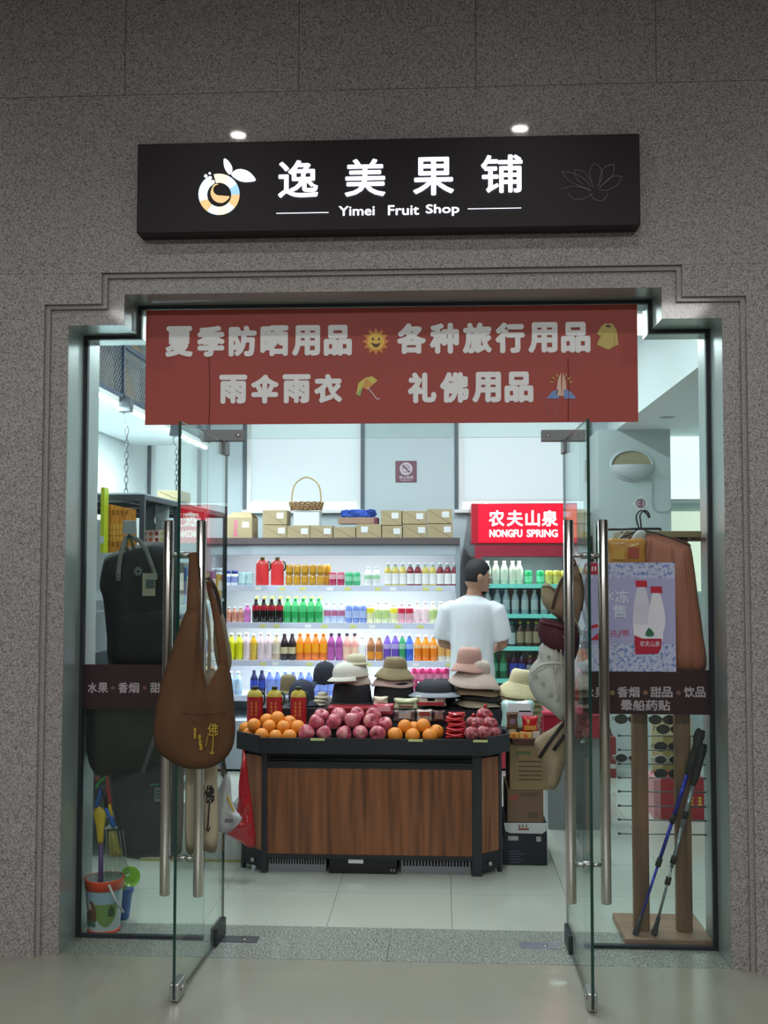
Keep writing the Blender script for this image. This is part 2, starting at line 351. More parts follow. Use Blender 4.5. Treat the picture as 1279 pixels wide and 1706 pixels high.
# soffit and column on the right
SX = 1.52; SZ = 2.9
so = MB().box(SX, RX1, .6, RY1, SZ, RZ).build('ceiling_soffit', mat('soffit_white', 'd7e2e4', .75), kind='structure', label='dropped white soffit along the right of the shop')
cxl = PX(997, 4.45, 800); cxr = PX(1117, 4.45, 800)
co = MB().box(cxl, cxr, 4.45, 5.0, 0, SZ).build('wall_column', mat('column_paint', 'bccacb', .7), kind='structure', label='pale square column carrying the oval wall lamp')
wr = thing('window_4', 'bright side window beside the pale column', 'window', ((cxr + 2.6) / 2, 4.96, 1.2), kind='structure')
a, b = cxr + .03, 2.95; zs = PZ(832, 4.96, 1140); zt = PZ(722, 4.96, 1140)
MB().box(a, b, 4.95, 4.99, zt, zt + .06).build('frame_head', alu, wr); MB().box(a, b, 4.9, 4.99, zs - .03, zs).build('sill', alu, wr)
lw_m = mat('lit_window', 'e6f1ee', .6, emit=1.1, ecol='e2f2f0')
MB().box(a, b, 4.97, 4.985, zs, zt).build('lit_blind', lw_m, wr)
MB().box(a, b, 4.97, 4.985, PZ(985, 4.96, 1140), PZ(852, 4.96, 1140)).build('lit_pane', mat('lit_window_low', 'dbe8da', .6, emit=.75, ecol='e4efd8'), wr)
dl = thing('recessed_downlight', 'small unlit recessed downlight in the dropped soffit', 'downlight', (0, 0, 0)); q = F(1112, 695, SZ); dl.location = (q.x, q.y, SZ); ORG[dl.name] = Vector(dl.location)
MB().lathe([(.04, -.004), (.062, -.004), (.065, 0)], 20, cap=False, M=Matrix.Translation(dl.location)).build('rim', mat('rim_grey', '9aa3a3', .5), dl)
MB().lathe([(.0, -.003), (.04, -.003)], 20, M=Matrix.Translation(dl.location), cap=False).build('lens', mat('lens_dull', '70797a', .4), dl)
# ------------------------------------------------------------------ lamps of the place, and unseen fill lamps added to them
def led_tube(x, y0, y1, z, label, hang=None):
    t = thing('led_tube_light', label, 'tube light', (x, (y0 + y1) / 2, z), group='led tube lights of the shop')
    MB().box(x - .02, x + .02, y0, y1, z, z + .03).build('housing', mat('tube_housing', 'e9ecec', .5), t)
    MB().tube([(x, y0 + .02, z - .008), (x, y1 - .02, z - .008)], .014, 10).build('tube', mat('tube_glow', 'ffffff', .4, emit=16, ecol='f4fcff'), t)
    area_light('tube_glow', (0, 0, -.026), .03, y1 - y0 - .05, TUBE_W, (.86, .97, 1.0), parent=t)
    return t
led_tube(-2.03, 1.2, 2.4, 2.745, 'lit led tube on the mesh rack, the one over the orange prints')
led_tube(-2.03, 2.97, 4.27, 2.745, 'lit led tube on the mesh rack, the one towards the back wall')
for x in (-.9, .45):  # unseen ceiling tubes added to brighten the shop interior
    for y0 in (.7, 2.75): led_tube(x, y0, y0 + 1.2, RZ - .032, 'added unseen led tube under the white ceiling that brightens the shop')
def mirrored(px, py, Z=4.596):          # hall lamp whose mirror image in the polished wall shows at this pixel
    r = ray(px, py); q = CAM + r * ((Z - CAM.z) / r.z); return q.x, -.09 - q.y
la, lb = mirrored(397, 225), mirrored(866, 214); sp = lb[0] - la[0]
for x, y in (la, lb, (lb[0] + sp, lb[1]), (la[0] - sp, la[1])):
    t = thing('ceiling_downlight', 'round downlight set in the hall ceiling', 'downlight', (x, y, 4.6), group='downlights of the hall')
    MB().lathe([(.05, -.006), (.062, -.006), (.066, 0)], 20, cap=False, M=Matrix.Translation((x, y, 4.6))).build('rim', chrome, t)
    MB().lathe([(.0, -.004), (.05, -.004)], 20, M=Matrix.Translation((x, y, 4.6)), cap=False).build('lens', mat('downlight_glow', 'ffffff', .4, emit=170, ecol='fffaf2'), t)
    l = bpy.data.lights.new('downlight', 'SPOT'); l.energy = DOWN_W; l.spot_size = 2.4; l.spot_blend = .7; l.shadow_soft_size = .05; l.color = (1, .97, .94)
    lo = bpy.data.objects.new('downlight', l); COL.objects.link(lo); lo.parent = t; lo.location = (0, 0, -.03)

for x in (-3.2, -.4, 2.4):  # panels added out of view behind the camera to light the granite wall
    for y in (-7.4,):
        t = thing('added_panel_light', 'added square light panel behind the camera that brightens the hall', 'added fill light', (x, y, 4.59), group='added light panels of the hall')
        MB().box(x - .6, x + .6, y - .6, y + .6, 4.592, 4.6).build('panel_frame', mat('panel_frame', 'd8d8d8', .5), t); MB().box(x - .57, x + .57, y - .57, y + .57, 4.588, 4.592).build('diffuser', mat('added_panel_glow', 'ffffff', .5, emit=1.6, ecol='fff6ea'), t)
        area_light('added_panel_fill', (0, 0, -.006), 1.1, 1.1, PANEL_W, (1, 1, .99), parent=t)
# ------------------------------------------------------------------ fixed glazing
GY = .219
def pane(name, pts, label, par=None, y0=GY - .006, y1=GY + .006, cat='glass pane'):
    return MB().prism(pts, y0, y1, side=1).build(name, [pane_m, edge_m], par, label=label, cat=cat if par is None else None)
SL, SR = -1.10, .645
I2 = grow(-.004)
pane('side_glass', [(I2[0][0], .012), I2[1], I2[2], I2[3], (SL, I2[3][1]), (SL, .012)], 'fixed glass panel on the side with the hanging backpack')
pane('side_glass', [(SR, .012), (SR, I2[4][1]), I2[4], I2[5], I2[6], (I2[7][0], .012)], 'fixed glass panel carrying the water bottle poster')
pane('transom_glass', [(SL + .004, 2.325), (SR - .004, 2.325), (SR - .004, I2[4][1]), (SL + .004, I2[4][1])], 'glass transom over the doors behind the red banner')
for a, b, lb_ in ((-1.68, SL, 'dark channel under the glass beside the toy bucket'), (SR, 1.223, 'dark channel under the glass before the wooden stand')):
    MB().box(a, b, GY - .014, GY + .014, .001, .016).build('glass_channel', gasket_m, label=lb_, cat='channel')
for xa, xb, sgn in ((334, 407, 1), (902, 975, -1)):
    a = PX(xa, .2, 726); b = PX(xb, .2, 726); z0, z1 = PZ(735, .2, xa), PZ(716, .2, xa)
    t = thing('patch_fitting', 'brushed steel patch fitting at the head of the left glass door' if sgn > 0 else 'brushed steel patch fitting at the head of the right glass door', 'patch fitting', ((a + b) / 2, GY, z0))
    MB().box(a, b, GY - .02, GY - .007, z0, z1).build('cover', steel_dark, t, bevel=.002); MB().box(a, b, GY + .007, GY + .02, z0, z1).build('cover', steel_dark, t, bevel=.002)
    MB().lathe([(.011, 0), (.011, .003), (.006, .004)], 12, M=Matrix.Translation((b - .03 if sgn > 0 else a + .03, GY - .02, (z0 + z1) / 2)) @ Matrix.Rotation(PI / 2, 4, 'X')).build('cap_screw', chrome, t)
# ------------------------------------------------------------------ swinging glass doors
def glass_door(name, label, loc, rz, sgn):
    t = thing(name, label, 'door', loc, (0, 0, rz))
    z0, z1, y0, y1 = .014, 2.312, -.708, .062
    MB().prism([(y0, z0), (y1, z0), (y1, z1), (y0, z1)], -.006, .006, axis='x', side=1).build('pane', [pane_m, edge_m], t, world=False)
    h = MB()
    for s in (-1, 1):
        hb = MB().lathe([(.0, .392), (.019, .392), (.021, .396), (.021, 1.910), (.019, 1.914), (0, 1.914)], 20, M=Matrix.Translation((s * .069, -.618, 0)), cap=False).build('pull_handle', chrome, t, world=False)
        for z in (.542, 1.77): MB().tube([(s * .006, -.618, z), (s * .05, -.618, z)], .0085, 10).build('standoff', steel, hb, world=False)
    for z in (.542, 1.77): MB().tube([(-.02, -.618, z), (.02, -.618, z)], .014, 14).build('through_bolt', steel, t, world=False)
    MB().box(-.018, .018, -.708, -.60, .008, .075).build('corner_lock', steel, t, bevel=.004, world=False)
    MB().lathe([(.011, 0), (.011, .006)], 12, M=Matrix.Translation((sgn * .018, -.66, .045)) @ Matrix.Rotation(sgn * PI / 2, 4, 'Y')).build('lock_cylinder', chrome, t, world=False)
    MB().box(-.016, .016, -.1, .066, .004, .085).build('bottom_patch', mat('bottom_patch_grey', '3d4348', .4, .7), t, bevel=.003, world=False)
    MB().box(-.015, .015, -.03, .066, 2.25, 2.316).build('top_patch', steel_dark, t, bevel=.003, world=False)
    return t
DL = glass_door('glass_door', 'open frameless glass door with the brown cloth bag on its pull handle', (-1.026, .219, 0), math.radians(-2.4), 1)
DR = glass_door('glass_door', 'open frameless glass door with sun hats on its pull handle', (.579, .219, 0), math.radians(.3), -1)
# ------------------------------------------------------------------ shop sign
SY = -.147
a, b, z0, z1 = PX(228.5, SY, 300), PX(1066, SY, 300), PZ(388, SY, 228) - .002, PZ(240, SY, 229)
sg = thing('shop_sign', 'long dark sign box with glowing white characters over the doorway', 'sign', ((a + b) / 2, -.09, z0))
sb_ = MB().box(a, b, SY, -.046, z0, z1).build('sign_box', mat('sign_aubergine', '1d161c', .4, spec=.25), sg, bevel=.003)
glow = mat('letter_glow', 'ffffff', .4, emit=1.9, ecol='e4ecff')
FY = SY - .006
def raised(name, mb_pts, m): pass
for ch, x0, x1, y0, y1 in (('逸', 463, 530, 266, 330), ('美', 574, 642, 264, 328), ('果', 688, 756, 261, 326), ('铺', 801, 870, 257, 322)):
    m_ = MB(); text_px(m_, ch, x0, x1, y0, y1, FY, .02)
    n0 = len(m_.f)
    m_.build('character', glow, sg)
for s_, x0, x1, y0, y1 in (('Yimei', 564, 624, 342.5, 360), ('Fruit', 646, 698, 341, 359), ('Shop', 709, 765, 339.5, 360.5)): m_ = MB(); text_px(m_, s_, x0, x1, y0, y1, FY, .03); m_.build('latin_lettering', mat('letter_glow_soft', 'ffffff', .4, emit=1.1, ecol='dfe4f2'), sg)
for x0, x1, y in ((460, 547, 354.5), (779, 868, 347)):
    q = rect_px(x0, x1, y - 1.2, y + 1.2, FY); MB().box(q[0], q[1], FY, FY + .003, q[2], q[3]).build('rule_line', glow, sg)
# logo: ring fruit with two leaves, a note-like spoon and bubbles
def lg(pts): return [(lambda q: (q.x, FY, q.z))(P(300 + x / 7.106, 240 + y / 7.106, FY)) for x, y in pts]
def blob(name, pts, m, par=sg):
    v = lg([tuple(p) for p in smoothpoly(pts, 4)]); return MB().add(v, [list(range(len(v)))]).build(name, m, par)
cream_g = mat('logo_cream', 'fff4d8', .4, emit=1.0, ecol='fff0d0'); sky_g = mat('logo_sky', 'd6f0ff', .4, emit=1.2, ecol='cfeeff'); gold_g = mat('logo_gold', 'ecc98c', .4, emit=.8, ecol='ecc98c'); blue_g = mat('logo_blue', '9fd0f5', .4, emit=.9, ecol='9fd0f5')
ringc = (460, 595)
def seg(a0, a1, r0, r1, dy=.0):
    pts = []
    k = 8
    for i in range(k + 1): an = math.radians(a0 + (a1 - a0) * i / k); pts.append((460 + r1 * math.cos(an), 595 - r1 * math.sin(an)))
    for i in range(k, -1, -1): an = math.radians(a0 + (a1 - a0) * i / k); pts.append((462 + r0 * math.cos(an), 600 - r0 * math.sin(an)))
    return pts
for a0, a1, m_ in ((-40, 0, gold_g), (0, 30, blue_g), (30, 62, sky_g), (62, 105, cream_g), (118, 200, sky_g), (200, 235, gold_g), (235, 265, sky_g), (265, 300, cream_g), (300, 320, sky_g)):
    v = lg(seg(a0, a1, 142, 244)); MB().add(v, [list(range(len(v)))]).build('ring_segment', m_, sg)
blob('leaf', [(518, 175), (560, 190), (605, 250), (618, 305), (600, 350), (580, 358), (545, 320), (520, 260)], glow)
blob('leaf', [(605, 362), (650, 310), (720, 296), (800, 320), (860, 370), (893, 430), (820, 448), (740, 446), (670, 420)], glow)
blob('bowl', [(455, 478), (420, 490), (395, 520), (395, 560), (415, 590), (450, 606), (520, 612), (585, 622), (550, 670), (500, 697), (440, 690), (395, 660), (365, 610), (362, 560), (385, 500), (420, 470)], gold_g)
for x, y, r in ((303, 378, 20), (350, 347, 15), (358, 398, 18), (386, 448, 24)): blob('bubble', [(x + r * math.cos(k * PI / 4), y + r * math.sin(k * PI / 4)) for k in range(8)], glow)
# lotus outline
lm = mat('lotus_line', '857c8c', .5); LP = [[(935, 283), (950, 300), (975, 313), (985, 318)], [(935, 283), (955, 286), (975, 300), (984, 312)], [(956, 280), (960, 297), (972, 308)], [(956, 280), (972, 286), (982, 300)], [(990, 272), (982, 285), (984, 300), (988, 312)], [(990, 272), (1000, 280), (1002, 296), (994, 312)], [(1023, 274), (1008, 278), (1000, 292), (998, 308)], [(1023, 274), (1020, 292), (1008, 304), (998, 312)], [(1036, 294), (1020, 294), (1008, 303), (998, 313)], [(1036, 294), (1028, 308), (1012, 317), (996, 316)], [(936, 312), (950, 308), (968, 312), (984, 318)], [(945, 318), (955, 328), (972, 331), (988, 322)], [(983, 322), (990, 332), (1004, 334), (1012, 322)]]
m_ = MB()
for p in LP: m_.tube(spline([P(x, y + (3 if x < 960 else 0), FY + .004) for x, y in p], 5), .0016, 5)
m_.build('lotus_outline', lm, sg)
# ------------------------------------------------------------------ red banner on the transom
BY = .206
a, b, z0, z1 = PX(242.5, BY, 610), PX(1062, BY, 610), PZ(708, BY, 242), PZ(517, BY, 242)
bn = thing('banner', 'red vinyl banner with fat white characters taped across the transom', 'banner', ((a + b) / 2, BY, z0))
def sheet(mb, x0, x1, z0, z1, Y, nx, nz, amp, th=.002):
    for s in (0, th):
        v = []; f = []
        for j in range(nz + 1):
            for i in range(nx + 1):
                x = x0 + (x1 - x0) * i / nx; z = z0 + (z1 - z0) * j / nz
                v.append((x, Y + s + amp * noise.noise(Vector((x * 2.2, z * 3, 3))), z))
        for j in range(nz):
            for i in range(nx): f.append((j * (nx + 1) + i, j * (nx + 1) + i + 1, (j + 1) * (nx + 1) + i + 1, (j + 1) * (nx + 1) + i))
        mb.add(v, f, 0, True)
    return mb
sheet(MB(), a, b, z0, z1, BY, 60, 14, .0012).build('vinyl_sheet', mat('banner_red', 'aa443b', .5, coat=.0, var=.06, vscale=3), bn)
prt = mat('banner_print', 'f6f7fa', .4); TY = BY - .003
for s_, x0, x1, y0, y1 in (('夏季防晒用品', 272, 589, 543, 595), ('各种旅行用品', 658, 986, 538, 590), ('雨伞雨衣', 362, 573, 624, 673), ('礼佛用品', 676, 891, 620, 672)):
    n_ = len(s_); wch = (x1 - x0) / n_; gp = .055
    for k, ch in enumerate(s_):
        sl = -(k / n_) * (y0 - y0) ; m_ = MB(); text_px(m_, ch, x0 + wch * (k + gp), x0 + wch * (k + 1 - gp), y0 - .8 * k * .5, y1 - .8 * k * .5, TY, .052); m_.build('printed_character', prt, bn)
def flat(name, pts, m, par, Y, k=3, smooth=True):
    q = smoothpoly(pts, k) if smooth else pts; v = [P(x, y, Y) for x, y in q]; return MB().add(v, [list(range(len(v)))]).build(name, m, par)
sun = [(626 + (23 if k % 2 == 0 else 16) * math.cos(2 * PI * k / 24), 569 + (23 if k % 2 == 0 else 16) * math.sin(2 * PI * k / 24)) for k in range(24)]
flat('sun_rays', sun, mat('print_orange', 'e08a3c', .4), bn, TY, smooth=False)
flat('sun_disc', [(626 + 14 * math.cos(k * PI / 8), 569 + 14 * math.sin(k * PI / 8)) for k in range(16)], mat('print_sun_yellow', 'f2c84a', .4), bn, TY - .0006)
for x in (621, 631): flat('sun_eye', [(x + 2 * math.cos(k * PI / 3), 565 + 2.4 * math.sin(k * PI / 3)) for k in range(6)], mat('print_brown', '5a2c18', .4), bn, TY - .0012)
flat('sun_mouth', [(618, 571), (626, 573), (634, 571), (630, 577), (626, 579), (622, 577)], mat('print_brown'), bn, TY - .0012)
flat('raincoat_print', [(1001, 544), (1007, 539), (1020, 539), (1027, 550), (1030, 574), (1023, 577), (1013, 583), (994, 574), (1000, 560), (994, 556)], mat('print_coat_yellow', 'c9b45c', .4), bn, TY, smooth=False)
MB().tube([P(1024, 553, TY - .0005), P(1023, 576, TY - .0005)], .0011, 4).build('raincoat_fold', mat('print_coat_shade', 'a08c3c', .4), bn)
MB().tube([P(1004, 552, TY - .0005), P(1001, 560, TY - .0005)], .0011, 4).build('raincoat_fold', mat('print_coat_shade'), bn)
flat('raincoat_hood', [(1008, 543), (1013, 541), (1018, 543), (1014, 546)], mat('print_brown'), bn, TY - .0006)
for pts, c in (([(593, 657), (597, 638), (609, 629), (604, 645)], 'd8d060'), ([(609, 629), (604, 645), (612, 650), (622, 640)], 'e2a24a'), ([(609, 629), (622, 640), (629, 634), (620, 627)], 'd8d060'), ([(604, 645), (600, 660), (593, 657)], '9fbf6a')): flat('umbrella_panel', pts, mat('print_' + c, c, .4), bn, TY, smooth=False)
m_ = MB(); m_.tube([P(x, y, TY) for x, y in ((612, 645), (627, 664), (630, 666), (632, 663))], .0022, 6); m_.build('umbrella_stick', prt, bn)
for pts, c in (([(910, 664), (920, 652), (931, 648), (931, 664)], '6f96cf'), ([(960, 664), (950, 652), (939, 648), (939, 664)], '6f96cf'), ([(926, 658), (929, 634), (934, 620), (935, 660)], 'e8c7b4'), ([(944, 658), (942, 634), (937, 620), (935.5, 660)], 'e3bda8')): flat('hands_print', pts, mat('print_' + c, c, .4), bn, TY, smooth=False)
m_ = MB()
for k in range(7):
    if k == 3: continue
    an = math.radians(195 + 25 * k); m_.tube([P(935 + r * math.cos(an), 641 + r * math.sin(an), TY) for r in (13, 20)], .0028, 6)
m_.build('print_rays', mat('print_ray', 'e3cf7a', .4), bn)
for x, y0, y1 in ((348, 595, 706), (946, 598, 702)): MB().tube([P(x, y0, TY + .001), P(x + 1, (y0 + y1) / 2, TY), P(x, y1, TY + .001)], .0016, 5).build('crease', mat('banner_crease', '7c302b', .35), bn)
m_ = MB()
for pts in ([(898, 658), (910, 675), (914, 690), (918, 700)], [(925, 668), (924, 684), (928, 700)], [(556, 600), (575, 612), (592, 624), (596, 606)], [(812, 592), (815, 604)], [(820, 606), (823, 622)]): m_.tube(spline([P(x, y, TY) for x, y in pts]), .0014, 5)
m_.build('scuff_marks', mat('scuff', 'b98a86', .5), bn)
# ------------------------------------------------------------------ window bands and poster on the side glass
dec = mat('decal_brown', '2b161a', .45); dtx = mat('decal_print', 'a29aa0', .5)
DYL = GY - .0085
q = rect_px(141, 340, 1108, 1181, DYL)
dl_ = thing('glass_decal', 'dark brown lettered vinyl band on the glass before the backpack', 'decal', (q[0], DYL, q[2]))
MB().box(-1.68, SL - .002, DYL - .0005, DYL + .0015, q[2], q[3]).build('vinyl_band', dec, dl_)
for s_, x0, x1 in (('水', 146, 162), ('果', 163, 180), ('香', 197, 213), ('烟', 214, 232), ('甜', 250, 267), ('品', 268, 286)):
    m_ = MB(); text_px(m_, s_, x0, x1, 1137, 1154.5, DYL - .001, .03); m_.build('lettering', dtx, dl_)
for x, c in ((188, '5c5348'), (241, '7a4642'), (294, '7a6a4a')): flat('fruit_print', [(x + 3.5 * math.cos(k), 1146 + 3 * math.sin(k)) for k in range(6)], mat('decal_' + c, c, .5), dl_, DYL - .001)
dr_ = thing('glass_decal', 'dark brown lettered vinyl band on the glass under the water poster', 'decal', (SR, DYL, .8))
zz0, zz1 = PZ(1190, DYL, 1080), PZ(1116, DYL, 1080)
MB().box(SR + .002, 1.223, DYL - .0005, DYL + .0015, zz0, zz1).build('vinyl_band', dec, dr_)
for s_, x0, x1, y0 in (('水', 974, 990, 1145), ('果', 991, 1007, 1145), ('香', 1028, 1046, 1144), ('烟', 1047, 1065, 1144), ('甜', 1083, 1101, 1144), ('品', 1102, 1120, 1144), ('饮', 1139, 1157, 1144), ('品', 1158, 1175, 1144), ('晕', 1034, 1053, 1166), ('船', 1054, 1074, 1166), ('药', 1075, 1095, 1166), ('贴', 1096, 1116, 1166)):
    m_ = MB(); text_px(m_, s_, x0, x1, y0, y0 + 18, DYL - .001, .03); m_.build('lettering', dtx, dr_)
for x, c in ((1020, '7a6a3c'), (1075, '7a5a46'), (1130, '6b4a46')): flat('fruit_print', [(x + 4 * math.cos(k), 1154 + 4 * math.sin(k)) for k in range(6)], mat('decal_' + c, c, .5), dr_, DYL - .001)
PY = DYL - .003
po = thing('poster', 'pale blue water bottle poster with red caps on the side glass', 'poster', (1.0, PY, 1.2))
po_m = ramp_mat('poster_ice', [(.38, '5f79b8'), (.47, 'a9b1d0'), (.62, 'bcc0d8')], 60, .35, 5)
x0, x1, z0, z1 = PX(964, PY, 1030), PX(1125, PY, 1030), PZ(1119, PY, 1100), PZ(937, PY, 1060)
MB().box(x0, x1, PY, PY + .002, z0, z1).build('sheet', po_m, po)
lil = mat('poster_lilac', 'a3a3cb', .35)
q = rect_px(964, 1125, 963, 1072, PY - .0006); MB().box(x0, x1, PY - .0006, PY - .0001, q[2], q[3]).build('lilac_field', lil, po)
pw = mat('poster_white', 'dcdbe6', .35); pr = mat('poster_red', 'b8243c', .35); pred = mat('poster_deep_red', 'a8203a', .35)
L1, L2, L3 = PY - .0012, PY - .0018, PY - .0024
for dx, dy, ln in ((0, 0, 0), (25, 10, 1)):
    flat('bottle_print', [(1062 + dx, 978 + dy), (1073 + dx, 978 + dy), (1080 + dx, 1000 + dy), (1083 + dx, 1020 + dy), (1082 + dx, 1045), (1078 + dx, 1052), (1058 + dx, 1052), (1054 + dx, 1040), (1055 + dx, 1012 + dy), (1059 + dx, 990 + dy)], pw if ln else mat('poster_grey', 'c9c8d8', .35), po, L1 - .0006 * ln)
    flat('cap_print', [(1058 + dx, 967 + dy), (1077 + dx, 967 + dy), (1078 + dx, 978 + dy), (1059 + dx, 978 + dy)], pr, po, L2 - .0003 * ln, smooth=False)
flat('label_print', [(1054, 1040), (1105, 1042), (1104, 1068), (1080, 1070), (1056, 1066)], pw, po, L2 - .001, smooth=False)
flat('label_red', [(1056, 1058), (1070, 1064), (1102, 1064), (1101, 1080), (1096, 1089), (1058, 1090)], pred, po, L3 - .001, smooth=False)
flat('leaf_print', [(1075, 1055), (1081, 1046), (1089, 1055), (1087, 1060), (1077, 1060)], mat('poster_green', '2f6b4e', .35), po, L3 - .001)
m_ = MB(); text_px(m_, '农夫山泉', 1066, 1099, 1068, 1077, L3 - .0016); m_.build('label_lettering', pw, po)
m_ = MB()
for s_, a_, b_, c_, d_ in (('冰', 1001, 1022, 983, 1003), ('冻', 1024, 1047, 983, 1005), ('售', 1020, 1043, 1007, 1029)): text_px(m_, s_, a_, b_, c_, d_, L2, .03)
m_.build('white_lettering', mat('poster_text', 'c6ccdf', .35), po)
m_ = MB(); text_px(m_, '2', 984, 1010, 1040, 1066, L2, .03); text_px(m_, '元', 1016, 1028, 1051, 1061, L2); text_px(m_, '/', 1029, 1035, 1050, 1062, L2); text_px(m_, '瓶', 1036, 1048, 1049, 1059, L2); m_.build('price_lettering', pr, po)
q = rect_px(972, 996, 938, 957, L2); MB().box(q[0], q[1], L2, PY, q[2], q[3]).build('corner_logo', pred, po)
m_ = MB(); marks_px(m_, 4, 975, 994, 944, 951, L2 - .0006); m_.build('logo_lettering', pw, po)
# ------------------------------------------------------------------ drinks
PROTO = {}
def can_prof(r, h): return [(r * .78, 0), (r, h * .06), (r, h * .9), (r * .82, h * .985), (r * .8, h)]
def bot_prof(r, h, neck=.42, sh=.62):
    return [(r * .82, 0), (r, h * .03), (r, h * sh), (r * .93, h * (sh + .06)), (r * .62, h * (sh + .18)), (r * neck, h * (sh + .26)), (r * neck, h * .92)]
def drink(kind, label, group, h, r, body, band, cap, shape='bottle', lz=(.2, .6), neckband=None, lid=None):
    if kind in PROTO: return PROTO[kind]
    t = thing(shape if shape != 'bottle' else 'drink_bottle', label, {'bottle': 'bottle', 'can': 'can', 'jar': 'jar', 'jug': 'bottle'}[shape], group=group)
    t.name = {'bottle': 'drink_bottle', 'can': 'drink_can', 'jar': 'drink_jar', 'jug': 'drink_jug'}[shape]
    bm_ = mat('drink_' + body, body, .18, coat=.3); lm_ = mat('band_' + band, band, .35); cm_ = mat('cap_' + cap, cap, .35)
    ry = .7 if shape == 'jug' else 1
    if shape == 'can':
        MB().lathe(can_prof(r, h), 14).build('body', bm_, t, world=False)
        MB().lathe([(r * 1.006, h * lz[0]), (r * 1.006, h * lz[1])], 14, cap=False).build('band', lm_, t, world=False)
        MB().lathe([(r * .8, h), (r * .8, h + .001), (r * .7, h - .002)], 14).build('lid', mat('can_top', 'c4c8cc', .25, .9), t, world=False)
    else:
        pr_ = bot_prof(r, h) if shape == 'bottle' else ([(r * .9, 0), (r, .005), (r, h * .72), (r * .8, h * .78), (r * .8, h * .8)] if shape == 'jar' else [(r * .9, 0), (r, h * .02), (r, h * .78), (r * .8, h * .87), (r * .36, h * .92), (r * .34, h * .95)])
        MB().lathe(pr_, 14, sy=ry).build('body', bm_, t, world=False)
        z0, z1 = h * lz[0], h * lz[1]
        MB().lathe([(r * 1.012, z0), (r * 1.012, z1)], 14, cap=False, sy=ry).build('band', lm_, t, world=False)
        cr, c0 = (r * .46, .9) if shape == 'bottle' else ((r * .86, .79) if shape == 'jar' else (r * .38, .93))
        MB().lathe([(cr, h * c0), (cr, h * .995), (cr * .9, h)], 12).build('cap', cm_, t, world=False)
        if neckband: MB().lathe([(r * .66, h * .74), (r * .47, h * .88)], 14, cap=False).build('neck_band', mat('band_' + neckband, neckband, .35), t, world=False)
        if shape == 'jug':
            MB().tube(spline([(r * .8, 0, h * .86), (r * 1.18, 0, h * .8), (r * 1.22, 0, h * .62), (r * 1.02, 0, h * .52)]), .006, 7).build('grip', mat('jug_grip_green', '1d3a2c', .4), t, world=False)
    PROTO[kind] = t; t['_used'] = 0
    return t
def put(kind, x, y, z, rz=0):
    p = PROTO[kind]
    if not p['_used']: p['_used'] = 1; p.location = (x, y, z); p.rotation_euler = (0, 0, rz); return p
    return dup(p, (x, y, z), (0, 0, rz))
# ------------------------------------------------------------------ open drinks cooler
CF = 4.3; cx0, cx1 = -2.02, PX(766, CF, 950); cz1 = PZ(896, CF, 560)
cl = thing('drinks_cooler', 'long open front drinks cooler with lit white shelves along the back wall', 'cooler', ((cx0 + cx1) / 2, 4.6, 0))
cw = mat('cooler_white', 'e4e9ec', .4); cg = mat('cooler_grey', 'aab6c0', .4); cd_ = mat('cooler_top_brown', '5c5456', .5)
MB().box(cx0, cx1, 4.9, 4.93, .12, cz1).build('back_panel', cw, cl)
for a in (cx0, cx1 - .035): MB().prism([(CF, .5), (CF, cz1 - .02), (4.93, cz1 - .02), (4.93, .12), (CF - .2, .12), (CF - .2, .4)], a, a + .035, axis='x').build('end_panel', mat('cooler_end', '93a0aa', .4), cl, bevel=.004)
MB().box(cx0, cx1, CF - .02, 4.93, PZ(907, CF, 560), cz1).build('top_board', cd_, cl)
MB().box(cx0 + .03, cx1 - .03, CF, CF + .06, PZ(925, CF, 560), PZ(907, CF, 560) - .001).build('fascia', cg, cl, bevel=.004)
MB().box(cx0, cx1, CF - .2, 4.93, .02, .42).build('base_tub', cg, cl)
MB().box(cx0 + .04, cx1 - .04, CF + .06, CF + .09, PZ(922, CF, 560), PZ(918, CF, 560)).build('light_strip', mat('cooler_strip', 'ffffff', .4, emit=6, ecol='eef6ff'), cl)
area_light('cooler_glow', (0, CF + .1 - 4.6, PZ(925, CF, 560) - .005), cx1 - cx0 - .2, .05, COOLER_W, (.88, .95, 1), rot=(math.radians(20), 0, 0), parent=cl)
ST = [PZ(976, CF, 560), PZ(1038.5, CF, 560), PZ(1101.5, CF, 560)]; ST.append(ST[2] - .3)
tagy = mat('price_tag_yellow', 'd9dd8e', .5); tagw = mat('price_tag_white', 'f2f4f4', .5)
for k, z in enumerate(ST):
    sh = MB().box(cx0 + .04, cx1 - .04, CF + .01, 4.9, z - .02, z).build('shelf', cw, cl)
    MB().box(cx0 + .04, cx1 - .04, CF - .002, CF + .012, z - .045, z + .004).build('price_rail', mat('rail_lilac', 'cfd6ea', .35), sh)
    for i in range(9):
        x = cx0 + .42 + i * .2 + .05 * math.sin(i * 3 + k); MB().box(x, x + .055, CF - .004, CF - .002, z - .04, z - .012).build('price_tag', tagy if (i + k) % 3 else tagw, sh)
    if k: area_light('shelf_glow', (0, CF + .06 - 4.6, ST[k - 1] - .024), cx1 - cx0 - .2, .03, COOLER_W * 2.0, (.9, .96, 1), rot=(math.radians(12), 0, 0), parent=cl)
